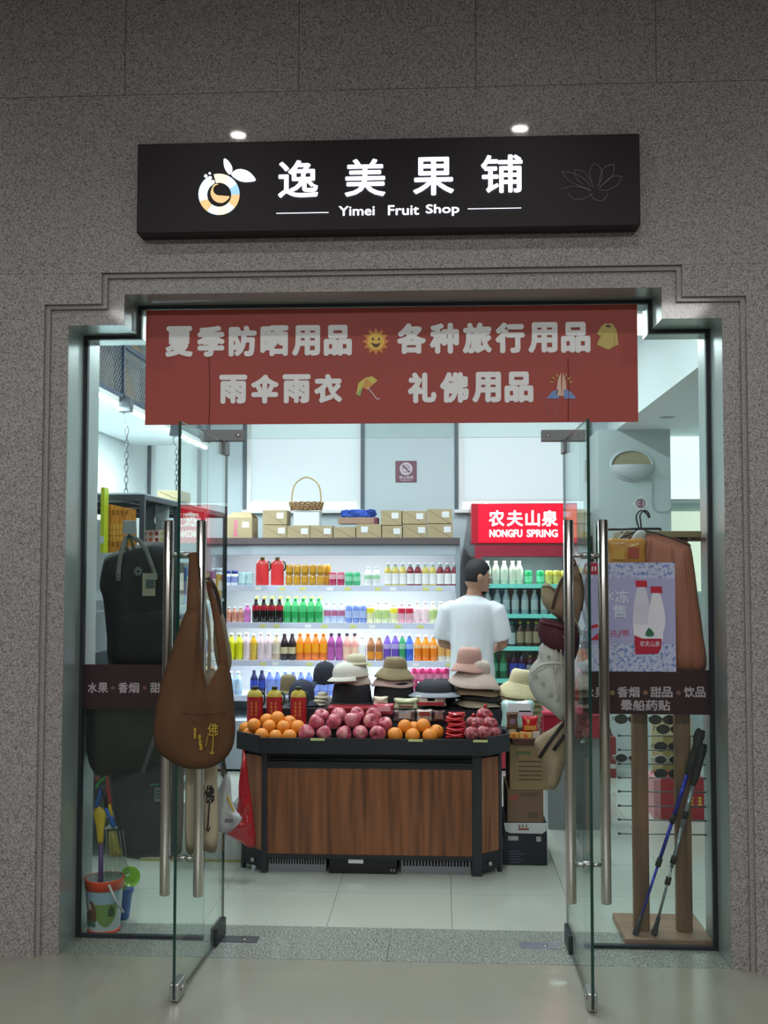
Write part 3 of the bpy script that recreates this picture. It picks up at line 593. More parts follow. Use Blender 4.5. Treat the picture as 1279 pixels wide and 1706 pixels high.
# kinds on the shelves
S1, S2, S3, S4 = 'on the top cooler shelf', 'on the second cooler shelf', 'on the third cooler shelf', 'on the fourth cooler shelf'
def K(kind, what, where, *a, **k): return drink(kind, what + ' ' + where, what.replace(' with', 's with', 1) + ' ' + where if ' with' in what else what + 's ' + where, *a, **k)
K('jarblue', 'white jar with a blue lid', S1, .13, .034, 'dfe4ee', '8c9bd0', '3a4a9c', shape='jar')
K('teal', 'pale teal can', S1, .115, .033, 'a5c9cf', 'bfe0e2', 'cccccc', shape='can', lz=(.2, .8))
K('cup', 'clear cup with a red mark', S1, .15, .036, 'cfdce4', 'b0545c', 'c9d6de', shape='jar')
K('jug1', 'red labelled juice jug with a dark grip', S1, .245, .056, 'c24a48', 'd8383c', '7a8a4c', shape='jug', lz=(.03, .74))
K('gold', 'small golden energy drink can', S1, .09, .032, 'b98a2c', 'c9982c', 'cccccc', shape='can', lz=(.3, .65))
K('pinkcan', 'pink and red drink can', S1, .115, .033, 'b83a5c', 'dca6b4', 'cccccc', shape='can', lz=(.5, .85))
K('greencan', 'light green drink can', S1, .115, .033, '3fae78', '8ad4ac', 'cccccc', shape='can', lz=(.35, .7))
K('milk', 'white yogurt bottle with a green mark', S1, .165, .034, 'e9edec', '9fd0a8', 'f4f6f6', lz=(.35, .55))
for n_, c, w_ in (('juicey', 'c9b860', 'pale yellow juice bottle with a teal neck'), ('juicer', '7c2430', 'dark red juice bottle with a teal neck')): K(n_, w_, S1, .197, .0315, c, 'e8eaea', 'dfe4e8', neckband='5fb0b4', lz=(.08, .55))
K('mini', 'small orange brown drink bottle', S2, .135, .026, 'b0806c', 'c98a78', 'e8e4e4'); K('magenta', 'magenta drink bottle', S2, .16, .03, 'b05aa0', 'c87ab8', 'e0d0e0')
K('cola', 'dark cola bottle with a red band', S2, .205, .033, '1c1418', 'b02236', '26181c', lz=(.52, .72)); K('lemon', 'green lemon soda bottle', S2, .215, .033, '2fa65c', '4cc07c', '4fbf6e', lz=(.45, .68))
K('lemonback', 'green soda bottle with a yellow cap in the back row', S2, .225, .033, '7fc08c', 'c8d8a0', 'd8d24a', lz=(.5, .7)); K('stripe', 'clear bottle with red and blue stripes', S2, .18, .03, 'b8c4e4', 'b86a90', 'eceef4', lz=(.35, .6))
K('bluecan', 'slim blue drink can', S2, .15, .03, '6f86c8', 'a8bce4', 'cccccc', shape='can', lz=(.3, .7)); K('ylw', 'bottle with a bright yellow band', S2, .16, .032, 'dfe0b0', 'e6dc3c', 'f0f0e0', lz=(.55, .8))
K('paleg', 'pale green tea bottle', S2, .185, .032, 'd4dcb4', 'b8d088', 'eef0e4'); K('redtop', 'pink bottle with a red band', S2, .17, .032, 'e0a8b4', 'c02c44', 'e8d8d8', lz=(.5, .75)); K('rose', 'pale rose drink bottle', S2, .185, .032, 'e6c2ca', 'f0d8dc', 'f2ecec')
K('ylw3', 'lime yellow tea bottle', S3, .23, .034, 'c8cc3c', 'd8dc20', 'dfe6c8', lz=(.1, .62)); K('rose3', 'pale pink tea bottle', S3, .235, .033, 'd8c0c8', 'e4d4d8', 'ecebec', lz=(.1, .62)); K('amber3', 'amber tea bottle', S3, .225, .03, 'd4a82c', 'e0c050', 'ece4d0')
K('cream3', 'cream milk tea bottle', S3, .23, .034, 'cdb89c', 'e0d8c4', 'e8e6e0', lz=(.25, .62)); K('coffee3', 'dark brown coffee bottle', S3, .23, .034, '2c2026', 'd0c8a0', '3a2c30', lz=(.25, .5)); K('orange3', 'orange soda bottle', S3, .235, .034, 'e87c28', 'f0a020', 'f0852c', lz=(.3, .62))
K('purple3', 'purple grape drink bottle with a dark cap', S3, .235, .033, '9c4c94', 'b060a8', '2c2e3c', lz=(.1, .5)); K('peach3', 'peach pink drink bottle with a dark cap', S3, .235, .033, 'e8a49c', 'f0c8b0', '2c2e3c', lz=(.1, .5)); K('white3', 'plain white drink bottle', S3, .21, .032, 'e4e8ea', 'f0f2f2', 'f4f6f6')
K('brown3', 'brown and orange tea bottle', S3, .21, .034, '9c6848', 'd88c30', 'd8ccb8', lz=(.1, .38)); K('violet3', 'violet sports drink bottle', S3, .23, .034, '6a4cb0', 'b0a0dc', 'e8eaf0', lz=(.45, .64)); K('green3', 'green sports drink bottle', S3, .23, .03, '3c9c6c', 'a0d0b4', 'e8eaf0', lz=(.45, .64)); K('blue3', 'bright blue sports drink bottle', S3, .23, .034, '3a62d0', '8cacec', 'e8eaf0', lz=(.45, .64))
K('tang3', 'tangerine sports drink bottle', S3, .22, .034, 'ec8420', 'f4c080', 'f2ece4', lz=(.5, .64)); K('multi3', 'white bottle with orange and green marks', S3, .22, .033, 'e0dcc8', 'dca860', 'f0eeea')
K('navy4', 'dark blue soda bottle', S4, .215, .033, '24285c', '3a50b8', '2a2c50', lz=(.3, .6)); K('azure4', 'azure blue water bottle', S4, .21, .033, '6a84dc', '8ca4ec', 'c8d4f4'); K('ltblue4', 'light blue drink bottle', S4, .2, .032, 'a8c8e8', 'c0dcf0', 'e0ecf4'); K('pinkbox4', 'pink and red drink can', S4, .12, .033, 'd03c74', 'e88cb0', 'cccccc', shape='can')
BYY = CF + .065
def row(kind, xs, z, dy=0, dz=0):
    for x in xs: put(kind, PX(x, BYY + dy, 1000), BYY + dy, z + dz, random.uniform(0, 6))
row('cup', (352, 364), ST[0]); row('jarblue', (378, 390.5), ST[0]); row('teal', (403, 416), ST[0])
for x in (437, 462): put('jug1', PX(x, BYY, 950), BYY, ST[0], 0)
row('gold', (481.5, 494.5, 507.5, 520.5, 533.5), ST[0]); row('gold', (482, 495, 508, 521, 534), ST[0], dz=.091); row('gold', (545,), ST[0], .06); row('gold', (545,), ST[0], .06, .091)
row('pinkcan', (554, 567.5), ST[0]); row('greencan', (581, 594), ST[0]); row('milk', (613, 627), ST[0])
for k in range(10): put('juicer' if k in (3, 4, 7, 8, 9) else 'juicey', PX(646 + 12.45 * k, BYY, 950), BYY, ST[0])
row('mini', (381, 391, 401), ST[1]); row('magenta', (412,), ST[1]); row('cola', (426.5, 439.5, 452.5, 465.5), ST[1]); row('lemon', (479, 492, 505, 518, 531), ST[1])
row('lemonback', [428 + 13.2 * k for k in range(9)], ST[1], .09); row('stripe', (545, 557, 569), ST[1]); row('bluecan', (581, 593, 605), ST[1]); row('ylw', (617,), ST[1]); row('paleg', (630, 643), ST[1])
row('ylw', (656,), ST[1]); row('redtop', (669, 682), ST[1]); row('rose', (695, 708), ST[1]); row('paleg', (721, 734, 747), ST[1])
row('ylw3', (386, 399), ST[2]); row('rose3', (411.5,), ST[2]); row('amber3', (423,), ST[2]); row('rose3', (435, 448), ST[2]); row('cream3', (461,), ST[2]); row('coffee3', (474, 487), ST[2]); row('orange3', (500, 513, 526, 539), ST[2])
row('purple3', (552, 565), ST[2]); row('peach3', (578, 591), ST[2]); row('white3', (604,), ST[2]); row('brown3', (618, 631.5), ST[2]); row('violet3', (645, 658.5), ST[2]); row('green3', (670,), ST[2]); row('blue3', (682,), ST[2]); row('tang3', (696, 709, 722), ST[2]); row('multi3', (735, 748), ST[2])
row('ltblue4', (372, 385, 398), ST[3]); row('navy4', (424, 437), ST[3]); row('azure4', (450, 463, 476, 489, 502, 515, 528, 541, 554), ST[3]); row('ltblue4', (567, 580, 600, 613), ST[3]); row('pinkbox4', (690, 703, 716, 729, 742), ST[3], dz=.0)
row('pinkbox4', (690, 703, 716, 729, 742), ST[3], dz=.121)
# ------------------------------------------------------------------ red drinks fridge
FF = 4.25; fx0, fx1 = PX(785, FF, 870), PX(962, FF, 870); fz1 = PZ(838, FF, 860)
fr = thing('drinks_fridge', 'tall red drinks fridge with a lit brand panel and glass door', 'fridge', ((fx0 + fx1) / 2, 4.55, 0))
red_m = mat('fridge_red', 'b52a3c', .3, coat=.3)
za, zb, zc = PZ(906, FF, 860), PZ(927, FF, 860), .25
MB().box(fx0, fx1, FF + .02, 4.93, za, fz1).build('canopy', red_m, fr, bevel=.006)
lit_red = mat('lightbox_red', 'f01c36', .3, emit=.62, ecol='ff1632')
pnl = MB().box(fx0 + .06, fx1 - .01, FF, FF + .019, za + .01, fz1 - .012).build('brand_panel', lit_red, fr)
lw2 = mat('lightbox_white', 'ffffff', .4, emit=1.0, ecol='fff4ea')
m_ = MB()
for ch, a_, b_ in (('农', 814, 840), ('夫', 844, 871), ('山', 875, 899), ('泉', 902, 929)): m_ = MB(); text_px(m_, ch, a_, b_, 850, 877, FF - .002, .03); m_.build('brand_character', lw2, fr)
m_ = MB(); text_px(m_, 'NONGFU', 815, 870, 882, 895, FF - .002, .045); m_.build('brand_lettering', lw2, fr)
m_ = MB(); text_px(m_, 'SPRING', 877, 929, 882, 895, FF - .002, .045); m_.build('brand_lettering', lw2, fr)
MB().box(fx0 + .03, fx1, FF + .01, FF + .06, zb, za - .012).build('door_head', mat('fridge_dark_red', 'a03446', .35), fr)
MB().box(fx0 + .03, fx0 + .085, FF + .01, 4.93, .06, zb).build('side_wall', red_m, fr); MB().box(fx1 - .06, fx1, FF + .01, 4.93, .06, zb).build('side_wall', red_m, fr)
MB().box(fx0 + .085, fx1 - .06, 4.88, 4.93, .06, zb).build('back_wall', mat('fridge_liner', 'b9cfd2', .5), fr); MB().box(fx0 + .03, fx1, FF + .01, 4.93, .02, .25).build('plinth', red_m, fr)
MB().prism([(fx0 + .085, .25), (fx1 - .06, .25), (fx1 - .06, zb), (fx0 + .085, zb)], FF + .02, FF + .026).build('glass_door_pane', glass_mat('fridge_glass', (.9, .95, .95)), fr)
area_light('fridge_glow', ((fx0 + fx1) / 2 - (fx0 + fx1) / 2, FF + .1 - 4.55, zb - .03), .7, .06, FRIDGE_W, (.8, 1, .97), rot=(math.radians(10), 0, 0), parent=fr)
FS = [PZ(y, FF + .05, 870) for y in (974, 1024, 1078, 1132)]
teal_e = mat('shelf_edge_teal', '6fc8bc', .3, emit=.35, ecol='7fe0d0')
for z in FS:
    s_ = MB().box(fx0 + .09, fx1 - .065, FF + .05, 4.86, z - .012, z).build('shelf', mat('fridge_shelf', 'bcd8d8', .4), fr); MB().box(fx0 + .09, fx1 - .065, FF + .042, FF + .05, z - .03, z + .006).build('shelf_edge', teal_e, s_)
SF = 'inside the red fridge'
K('fhaze', 'pale drink bottle', 'on the top shelf ' + SF, .2, .032, 'c8ccb0', 'dcdccc', 'e0e0d8'); K('fgreen', 'bright green can', SF, .12, .033, '2fae6c', '7fe0ac', 'cccccc', shape='can'); K('fgold', 'yellow can', SF, .12, .033, 'c8b84c', 'd8cc70', 'cccccc', shape='can')
K('fclear', 'clear water bottle with a white label', SF, .21, .032, 'aebfc4', 'ccd8d8', 'dfe4e4'); K('ftea', 'brown tea bottle with a yellow cap', SF, .215, .033, '5c3a2c', 'b8a080', 'c8b84c', lz=(.15, .6)); K('fwhite', 'white labelled bottle with a teal cap', SF, .215, .033, '4c5a5c', 'd8dcdc', '4c9c94', lz=(.1, .55))
K('fsoda', 'green soda bottle', SF, .22, .033, '1f7a4c', '5cb088', '3f9c5c', lz=(.3, .6)); K('fnavy', 'navy blue bottle with a blue label', SF, .22, .036, '1c2040', '4a5cc0', '1c2040', lz=(.1, .6)); K('fgrey', 'grey labelled dark bottle', SF, .2, .033, '3a3038', 'a8a8a8', 'b8a840', lz=(.15, .6))
FYY = FF + .12
def frow(kind, xs, k):
    for x in xs: put(kind, PX(x, FYY, 1000), FYY, FS[k], random.uniform(0, 6))
frow('fhaze', (812, 826, 840, 854, 865), 0); frow('fgreen', (880, 900), 0); frow('fgold', (914, 927, 940), 0)
frow('fclear', (812, 828, 843, 858, 874, 890, 906, 922, 938), 1); frow('fwhite', (836, 852), 2); frow('ftea', (866, 879.5, 893, 908, 922), 2); frow('fsoda', (823, 838), 3); frow('fnavy', (855, 868), 3); frow('fgrey', (882, 896, 910), 3)
# ------------------------------------------------------------------ cartons and things on the cooler
kraft = mat('kraft_carton', 'a89a78', .7, var=.08, vscale=5); kraft_d = mat('carton_seam', '7d7052', .7); lab_w = mat('carton_label', 'dde3e6', .5, var=.1, vscale=60)
def carton(x0, x1, y0, y1, Y, dep, label, name='carton', m=kraft, lab=None, diag=True, z0=None):
    a = P(x0, y1, Y); b = P(x1, y0, Y); zz = a.z if z0 is None else z0
    t = thing(name, label, 'box', ((a.x + b.x) / 2, Y + dep / 2, zz), group='small kraft cartons on the cooler' if diag else None)
    MB().box(a.x + .001, b.x - .001, Y, Y + dep, zz, b.z).build('box_body', m, t, bevel=.002)
    if diag: MB().tube([(a.x + .004, Y - .0006, b.z - .004), (b.x - .02, Y - .0006, zz + .004)], .0012, 4).build('flap_seam', kraft_d, t)
    if lab: q = P(lab[0], lab[1], Y); MB().box(q.x - .03, q.x + .03, Y - .0015, Y - .0002, q.z - .025, q.z + .025).build('paper_label', lab_w, t)
    return t
CY2 = CF + .04
top = cz1
lower = [(437, 477.5, 875), (478, 516, 876), (516.5, 554, 876), (593, 635, 873), (636, 670, 876), (671, 711, 874), (712, 754, 873)]
for i, (x0, x1, y0) in enumerate(lower): carton(x0, x1, y0, 896, CY2, .26, 'small kraft carton standing on the cooler top, bottom row', lab=((x1 - 9 if i != 3 else x0 + 14), y0 + 9), z0=top)
carton(555, 592, 878, 896, CY2, .24, 'kraft carton with a torn corner and no paper label', lab=None, z0=top)['group'] = 'small kraft cartons on the cooler'
for x0, x1, y0, y1 in ((437, 477.5, 850, 874), (634, 669, 850, 875), (670, 710, 851, 873), (711, 753, 848, 872)): carton(x0, x1, y0, y1, CY2 + .01, .25, 'small kraft carton stacked on another carton over the cooler', lab=(x1 - 11, y0 + 9))
c_ = carton(374, 420, 862, 896, CY2, .3, 'larger kraft carton with open flaps and pink writing', diag=False, lab=(409, 874), z0=top)
a = P(374, 862, CY2); b = P(420, 862, CY2); MB().add([(a.x, CY2, a.z), (b.x, CY2, b.z), (b.x - .03, CY2 + .1, b.z + .05), (a.x + .05, CY2 + .1, a.z + .05)], [(0, 1, 2, 3)]).build('flap', kraft, c_)
MB().add([(a.x, CY2 + .3, a.z), (b.x, CY2 + .3, b.z), (b.x - .02, CY2 + .2, b.z + .04), (a.x + .02, CY2 + .2, a.z + .04)], [(0, 1, 2, 3)]).build('flap', kraft, c_)
m_ = MB(); marks_px(m_, 1, 388, 398, 866, 879, CY2 - .001, 3); marks_px(m_, 1, 387, 397, 881, 894, CY2 - .001, 4); m_.build('pink_marking', mat('marker_pink', 'd06a8c', .5), c_)
# wicker basket
bk = P(509, 850, CY2 + .08); BZ = PZ(876, CY2, 520) + .001
st = thing('plastic_tub', 'clear plastic tub under the wicker basket', 'tub', (bk.x, CY2 + .12, BZ))
MB().box(PX(488, CY2 + .05, 860), PX(532, CY2 + .05, 860), CY2 + .05, CY2 + .22, BZ, PZ(852, CY2 + .05, 510)).build('tub_wall', mat('tub_white', 'd8dfdf', .3), st, bevel=.008)
MB().box(PX(486, CY2 + .05, 860), PX(534, CY2 + .05, 860), CY2 + .045, CY2 + .225, PZ(852, CY2 + .05, 510), PZ(850.5, CY2 + .05, 510)).build('tub_lid', mat('tub_lid', 'e8ecec', .3), st, bevel=.003)
wick = ramp_mat('wicker', [(.35, '5a3f28'), (.6, 'a07c54')], 70, .6); wk2 = mat('wicker_pale', 'b5a070', .6)
bz0 = PZ(850.3, CY2 + .05, 510); bb_ = thing('wicker_basket', 'brown wicker basket with a tall hoop handle', 'basket', (bk.x, CY2 + .13, bz0))
rr = .148
MB().lathe([(0, .002), (rr * .86, .002), (rr * .9, .004)], 24, M=Matrix.Translation((bk.x, CY2 + .13, bz0)), cap=False, sy=.7).build('basket_base', wick, bb_)
for k in range(5): MB().tube([(bk.x + (rr * (.88 + .03 * k)) * math.cos(t_ * PI / 16), CY2 + .13 + .7 * (rr * (.88 + .03 * k)) * math.sin(t_ * PI / 16), bz0 + .012 + .014 * k + .004 * (1 if (t_ + k) % 2 else -1)) for t_ in range(32)], .008, 6, closed=True).build('weave_ring', wick, bb_)
for k in range(20):
    an = k * PI / 10; MB().tube([(bk.x + rr * .9 * math.cos(an), CY2 + .13 + .63 * rr * math.sin(an), bz0), (bk.x + rr * 1.05 * math.cos(an + .25), CY2 + .13 + .735 * rr * math.sin(an + .25), bz0 + .072)], .004, 5).build('stake', wk2, bb_)
hz = PZ(795, CY2 + .13, 510)
MB().tube(spline([(bk.x - .125, CY2 + .13, bz0 + .05), (bk.x - .13, CY2 + .13, bz0 + .12), (bk.x - .10, CY2 + .13, hz - .06), (bk.x + .0, CY2 + .13, hz), (bk.x + .10, CY2 + .13, hz - .06), (bk.x + .128, CY2 + .13, bz0 + .12), (bk.x + .12, CY2 + .13, bz0 + .05)], 8), .007, 7).build('hoop_handle', wk2, bb_)
# coil of blue cord on a box
q = rect_px(563, 629, 862, 872.6, CY2 + .05); bxo = thing('shoe_carton', 'brown carton with a maroon end under the blue cord', 'box', ((q[0] + q[1]) / 2, CY2 + .15, q[2]))
MB().box(q[0], q[1], CY2 + .05, CY2 + .24, q[2], q[3]).build('box_body', mat('carton_pinkish', '9c8270', .7), bxo, bevel=.003); MB().box(q[1] - .03, q[1] + .002, CY2 + .037, CY2 + .242, PZ(876, CY2, 600), q[3] - .002).build('end_band', mat('maroon_card', '6c3448', .6), bxo)
m_ = MB(); random.seed(4); pts = []
ccx = (q[0] + q[1]) / 2
for k in range(150):
    an = k * .42; rr2 = .85 + .15 * math.sin(k * 1.7); pts.append((ccx + .155 * rr2 * math.cos(an), CY2 + .14 + .075 * rr2 * math.sin(an), q[3] + .012 + .052 * (k / 150) + .008 * math.sin(k * 2.3)))
m_.tube(pts, .0065, 5); m_.build('blue_cord', mat('cord_blue', '2f56b8', .5), label='coil of blue cord heaped on a carton over the cooler', cat='cord')
# no smoking plate on the pier
NY = 4.993; q = rect_px(658.5, 694, 767.5, 803.5, NY)
ns = thing('no_smoking_sign', 'small maroon no smoking plate on the pale wall pier', 'sign', ((q[0] + q[1]) / 2, NY, q[2]))
MB().box(q[0], q[1], NY, 4.9995, q[2], q[3]).build('plate', mat('plate_maroon', '7c5563', .4), ns, bevel=.02, seg=3)
cxn, czn = (q[0] + q[1]) / 2, P(676, 781, NY).z
disc(MB(), cxn, czn, .058, NY - .001).build('disc', mat('sign_white', 'd8dadf', .4), ns); disc(MB(), cxn, czn, .048, NY - .002).build('disc_field', mat('sign_pale_maroon', 'b8a4b2', .4), ns)
MB().box(-.03, .03, 0, .001, -.005, .005, M=Matrix.Translation((cxn, NY - .0035, czn - .01))).build('cigarette', mat('sign_white'), ns)
MB().box(-.05, .05, 0, .001, -.005, .005, M=Matrix.Translation((cxn, NY - .005, czn)) @ Matrix.Rotation(math.radians(45), 4, 'Y')).build('slash', mat('sign_dark', '4a3040', .4), ns)
m_ = MB(); text_px(m_, '禁止吸烟', 665, 688, 792.5, 798, NY - .001); m_.build('lettering', mat('sign_white'), ns)
m_ = MB(); marks_px(m_, 8, 667, 686, 799.6, 801.3, NY - .001); m_.build('lettering', mat('sign_white'), ns)
# ------------------------------------------------------------------ fruit counter
woodp = ramp_mat('walnut_panel', [(.3, '5c3822'), (.5, '825030'), (.7, '955f3e')], 3.5, .45, 6, stretch=(9, 9, .5))
woodc = ramp_mat('walnut_panel_side', [(.3, '6a4028'), (.5, '8c5a3a'), (.7, 'a06c48')], 3.5, .45, 6, stretch=(9, 9, .5))
blk = mat('counter_black', '20242b', .5)
TF, BF = 1.2, 1.27
tx0, tx1 = PX(431, TF, 1245), PX(811, TF, 1245); ex0, ex1 = PX(394, 1.35, 1245), PX(849, 1.35, 1245)
rt, rb = PZ(1231, TF, 600), PZ(1257, TF, 600)
ct = thing('fruit_counter', 'walnut fronted fruit counter with a black tray top', 'counter', ((tx0 + tx1) / 2, 1.6, 0))
TB = 2.12
plan = [(tx0, TF), (tx1, TF), (ex1, 1.35), (ex1, TB), (ex0, TB), (ex0, 1.35)]
inn = [(tx0 + .004, TF + .014), (tx1 - .004, TF + .014), (ex1 - .014, 1.356), (ex1 - .014, TB - .014), (ex0 + .014, TB - .014), (ex0 + .014, 1.356)]
MB().prism(inn, rb, .73, axis='z').build('tray_floor', blk, ct)
for i in range(6):
    j = (i + 1) % 6; MB().prism([plan[i], plan[j], inn[j], inn[i]], rb, rt + (.0 if i in (0,) else .012 if i in (1, 5) else .012), axis='z').build('tray_rim', blk, ct)
MB().box(ex0 + .015, ex1 - .015, 1.43, 1.62, .73, .785).build('display_step', blk, ct); MB().box(ex0 + .015, ex1 - .015, 1.62, TB - .015, .73, .87).build('display_step', blk, ct)
fx0_, fx1_ = PX(437, BF, 1350), PX(801, BF, 1350); gx0, gx1 = PX(404, 1.37, 1350), PX(834, 1.37, 1350)
base = [(fx0_ + .01, BF + .02), (fx1_ - .01, BF + .02), (gx1 - .012, 1.385), (gx1 - .012, TB - .05), (gx0 + .012, TB - .05), (gx0 + .012, 1.385)]
MB().prism(base, .1, rb, axis='z').build('carcass', blk, ct)
ez = lambda y: PZ(y, BF, 620)
a, b = PX(445, BF, 1350), PX(786, BF, 1350)
MB().box(a, b, BF + .004, BF + .019, ez(1425), ez(1281)).build('front_panel', woodp, ct)
MB().box(fx0_, b + .025, BF, BF + .019, ez(1432), ez(1425)).build('panel_rail', blk, ct); MB().box(fx0_, b + .025, BF, BF + .019, ez(1281), ez(1270)).build('panel_rail', blk, ct)
MB().tube([(a + .02, BF - .002, ez(1266)), (b, BF - .002, ez(1266))], .007, 8).build('hanging_rail', mat('rail_black', '101216', .3), ct)
for x0, x1 in ((fx0_ - .005, a), (b, b + .012), (fx1_ - .045, fx1_ + .005)): MB().box(x0, x1, BF - .004, BF + .0195, .0, rb).build('post', darkmetal, ct, bevel=.003)
for s, (p0, p1) in enumerate((((fx0_, BF), (gx0, 1.37)), ((fx1_, BF), (gx1, 1.37)))):
    d = Vector((p1[0] - p0[0], p1[1] - p0[1])).normalized(); n_ = Vector((-d.y, d.x)) * (1 if s == 0 else -1); n_ = n_ if n_.y < 0 else -n_
    def quad(t0, t1, off, z0, z1, nm, m_):
        A = Vector(p0) + d * t0; B = Vector(p0) + d * t1; L = [(A.x, A.y), (B.x, B.y), (B.x - n_.x * .02, B.y - n_.y * .02), (A.x - n_.x * .02, A.y - n_.y * .02)]
        MB().prism([(u + n_.x * off, v + n_.y * off) for u, v in L], z0, z1, axis='z').build(nm, m_, ct)
    ln = (Vector(p1) - Vector(p0)).length
    quad(.01, ln - .012, -.002, ez(1420), ez(1262), 'corner_panel', woodc); quad(ln - .014, ln + .006, .003, .0, rb, 'post', darkmetal); quad(.0, ln, .001, .03, ez(1420), 'corner_plinth', blk)
    q = Vector(p0) + d * (ln * .45); MB().lathe([(.012, 0), (.012, .01), (.006, .012)], 12, M=Matrix.Translation((q.x, q.y - .012, ez(1438))) @ Matrix.Rotation(PI / 2, 4, 'X')).build('adjuster_knob', steel, ct)
for x in (tx0 + .33, PX(692, TF, 1231), PX(800, TF, 1231)): MB().box(x - .04, x + .04, TF - .003, TF - .0005, rt - .012, rt + .001).build('price_strip', mat('price_lime', 'c4d490', .5), ct)
# crates and box stored below
cr_m = mat('crate_grey', '7d8086', .5)
for x0, x1, lb_ in ((447, 543, 'grey slotted plastic crate under the counter, on the red bag side'), (668, 784, 'grey slotted plastic crate under the counter, on the carton side')):
    q0, q1 = PX(x0, BF + .03, 1440), PX(x1, BF + .03, 1440); t = thing('plastic_crate', lb_, 'crate', ((q0 + q1) / 2, 1.5, 0)); zc = .094
    MB().box(q0, q1, BF + .035, 1.75, .0, .02).build('crate_base', cr_m, t); MB().box(q0, q1, BF + .03, BF + .038, .0, zc * .45).build('front_wall', cr_m, t); MB().box(q0, q1, BF + .03, BF + .038, zc * .92, zc).build('top_rim', cr_m, t)
    nn = 22
    for k in range(nn): xk = q0 + (q1 - q0) * (k + .25) / nn; MB().box(xk, xk + (q1 - q0) / nn * .5, BF + .031, BF + .037, zc * .45, zc * .92).build('slat', cr_m, t)
    for xx in (q0, q1 - .006): MB().box(xx, xx + .006, BF + .038, 1.75, .02, zc).build('side_wall', cr_m, t)
q0, q1 = PX(548, BF + .01, 1440), PX(661, BF + .01, 1440)
t = thing('equipment_box', 'low black equipment box under the counter between the crates', 'box', ((q0 + q1) / 2, 1.5, 0))
MB().box(q0, q1, BF + .012, 1.7, 0, .094).build('housing', mat('box_black', '15141a', .4), t, bevel=.004)
q = rect_px(580, 605, 1432, 1438, BF + .011); MB().box(q[0], q[1], BF + .01, BF + .0125, q[2], q[3]).build('white_sticker', tagw, t)
m_ = MB(); marks_px(m_, 2, 649, 659, 1448, 1452, BF + .0105); m_.build('small_marking', mat('grey_print', '9a9aa0', .5), t)
# ------------------------------------------------------------------ fruit
def orange_proto():
    t = thing('orange', 'x', 'orange'); r = .041
    v = []; pr_ = [(r * math.sin(PI * k / 12), r - r * .95 * math.cos(PI * k / 12)) for k in range(13)]
    MB().lathe(pr_, 18, M=Matrix.Translation((0, 0, -r)), cap=False).build('peel', mat('orange_peel', 'e08a2a', .45, var=.12, vscale=18, bump=.25, bscale=400), t, world=False)
    MB().lathe([(.005, r * .93), (.004, r * .97), (.0, r * .975)], 8, cap=False).build('stem_button', mat('orange_button', '7a7a34', .7), t, world=False)
    return t
def apple_proto():
    t = thing('apple', 'x', 'apple'); r = .047
    pr_ = [(.0, -.034), (.010, -.038), (.022, -.039), (.034, -.029), (.044, -.008), (.047, .012), (.043, .028), (.032, .038), (.018, .040), (.008, .033), (.0, .027)]
    MB().lathe(pr_, 20, cap=False).build('skin', ramp_mat('apple_skin', [(.3, '8c2c3e'), (.5, 'b85468'), (.68, 'd89a94'), (.8, 'e0c090')], 9, .3, 5, coat=.2, stretch=(2, 2, .6)), t, world=False)
    MB().tube(spline([(0, 0, .026), (.001, .0, .036), (.004, 0, .046)], 3), .0018, 6).build('stem', mat('stem_brown', '4c3624', .7), t, world=False)
    return t
op, ap = orange_proto(), apple_proto(); first = {op.name: 1, ap.name: 1}
def fruit(p, x, y, Y, label, group, s=1, zmin=None):
    q = P(x, y, Y); rot = (random.uniform(-1.1, 1.1) - (.9 if p is ap else 0), random.uniform(-.8, .8), random.uniform(0, 6))
    if first[p.name]:
        first[p.name] = 0; p.location = q; p.rotation_euler = rot; p.scale = (s,) * 3; p['label'] = label; p['group'] = group; return p
    return dup(p, q, rot, label, group, scale=(s,) * 3)
random.seed(11)
for x, y, Y in ((409, 1214, 1.425), (415, 1223.5, 1.345), (436, 1225, 1.262), (459, 1227, 1.262), (482, 1227.5, 1.262), (509, 1222, 1.36), (423, 1208, 1.325), (448.5, 1210.5, 1.325), (472, 1211.5, 1.325), (496, 1212, 1.325), (444, 1200, 1.39), (462, 1196.5, 1.37), (482, 1204, 1.39)):
    fruit(op, x, y, Y, 'orange in the heap below the red labelled drink bottles', 'oranges by the red labelled bottles', random.uniform(.94, 1.04))
for x, y, Y in ((511, 1221.5, 1.262), (540, 1222.5, 1.262), (572, 1222.5, 1.262), (601, 1222, 1.262), (630, 1222.5, 1.262), (526.5, 1203.5, 1.325), (556, 1203, 1.325), (587, 1201, 1.325), (617, 1202, 1.325), (535, 1194, 1.425), (565, 1193, 1.425), (594, 1191, 1.425), (623, 1192, 1.425), (641, 1208, 1.388)):
    fruit(ap, x, y, Y, 'blush red apple in the heap between the two orange heaps', 'apples on the counter', random.uniform(.93, 1.02))
for x, y, Y in ((658, 1224.5, 1.262), (687, 1226, 1.262), (716, 1226, 1.262), (674, 1210.5, 1.32), (705, 1209, 1.32), (727, 1219, 1.32), (690, 1214, 1.39)):
    fruit(op, x, y, Y, 'orange in the heap between the apples and the red snack packs', 'oranges by the red snack packs', random.uniform(1.0, 1.08))
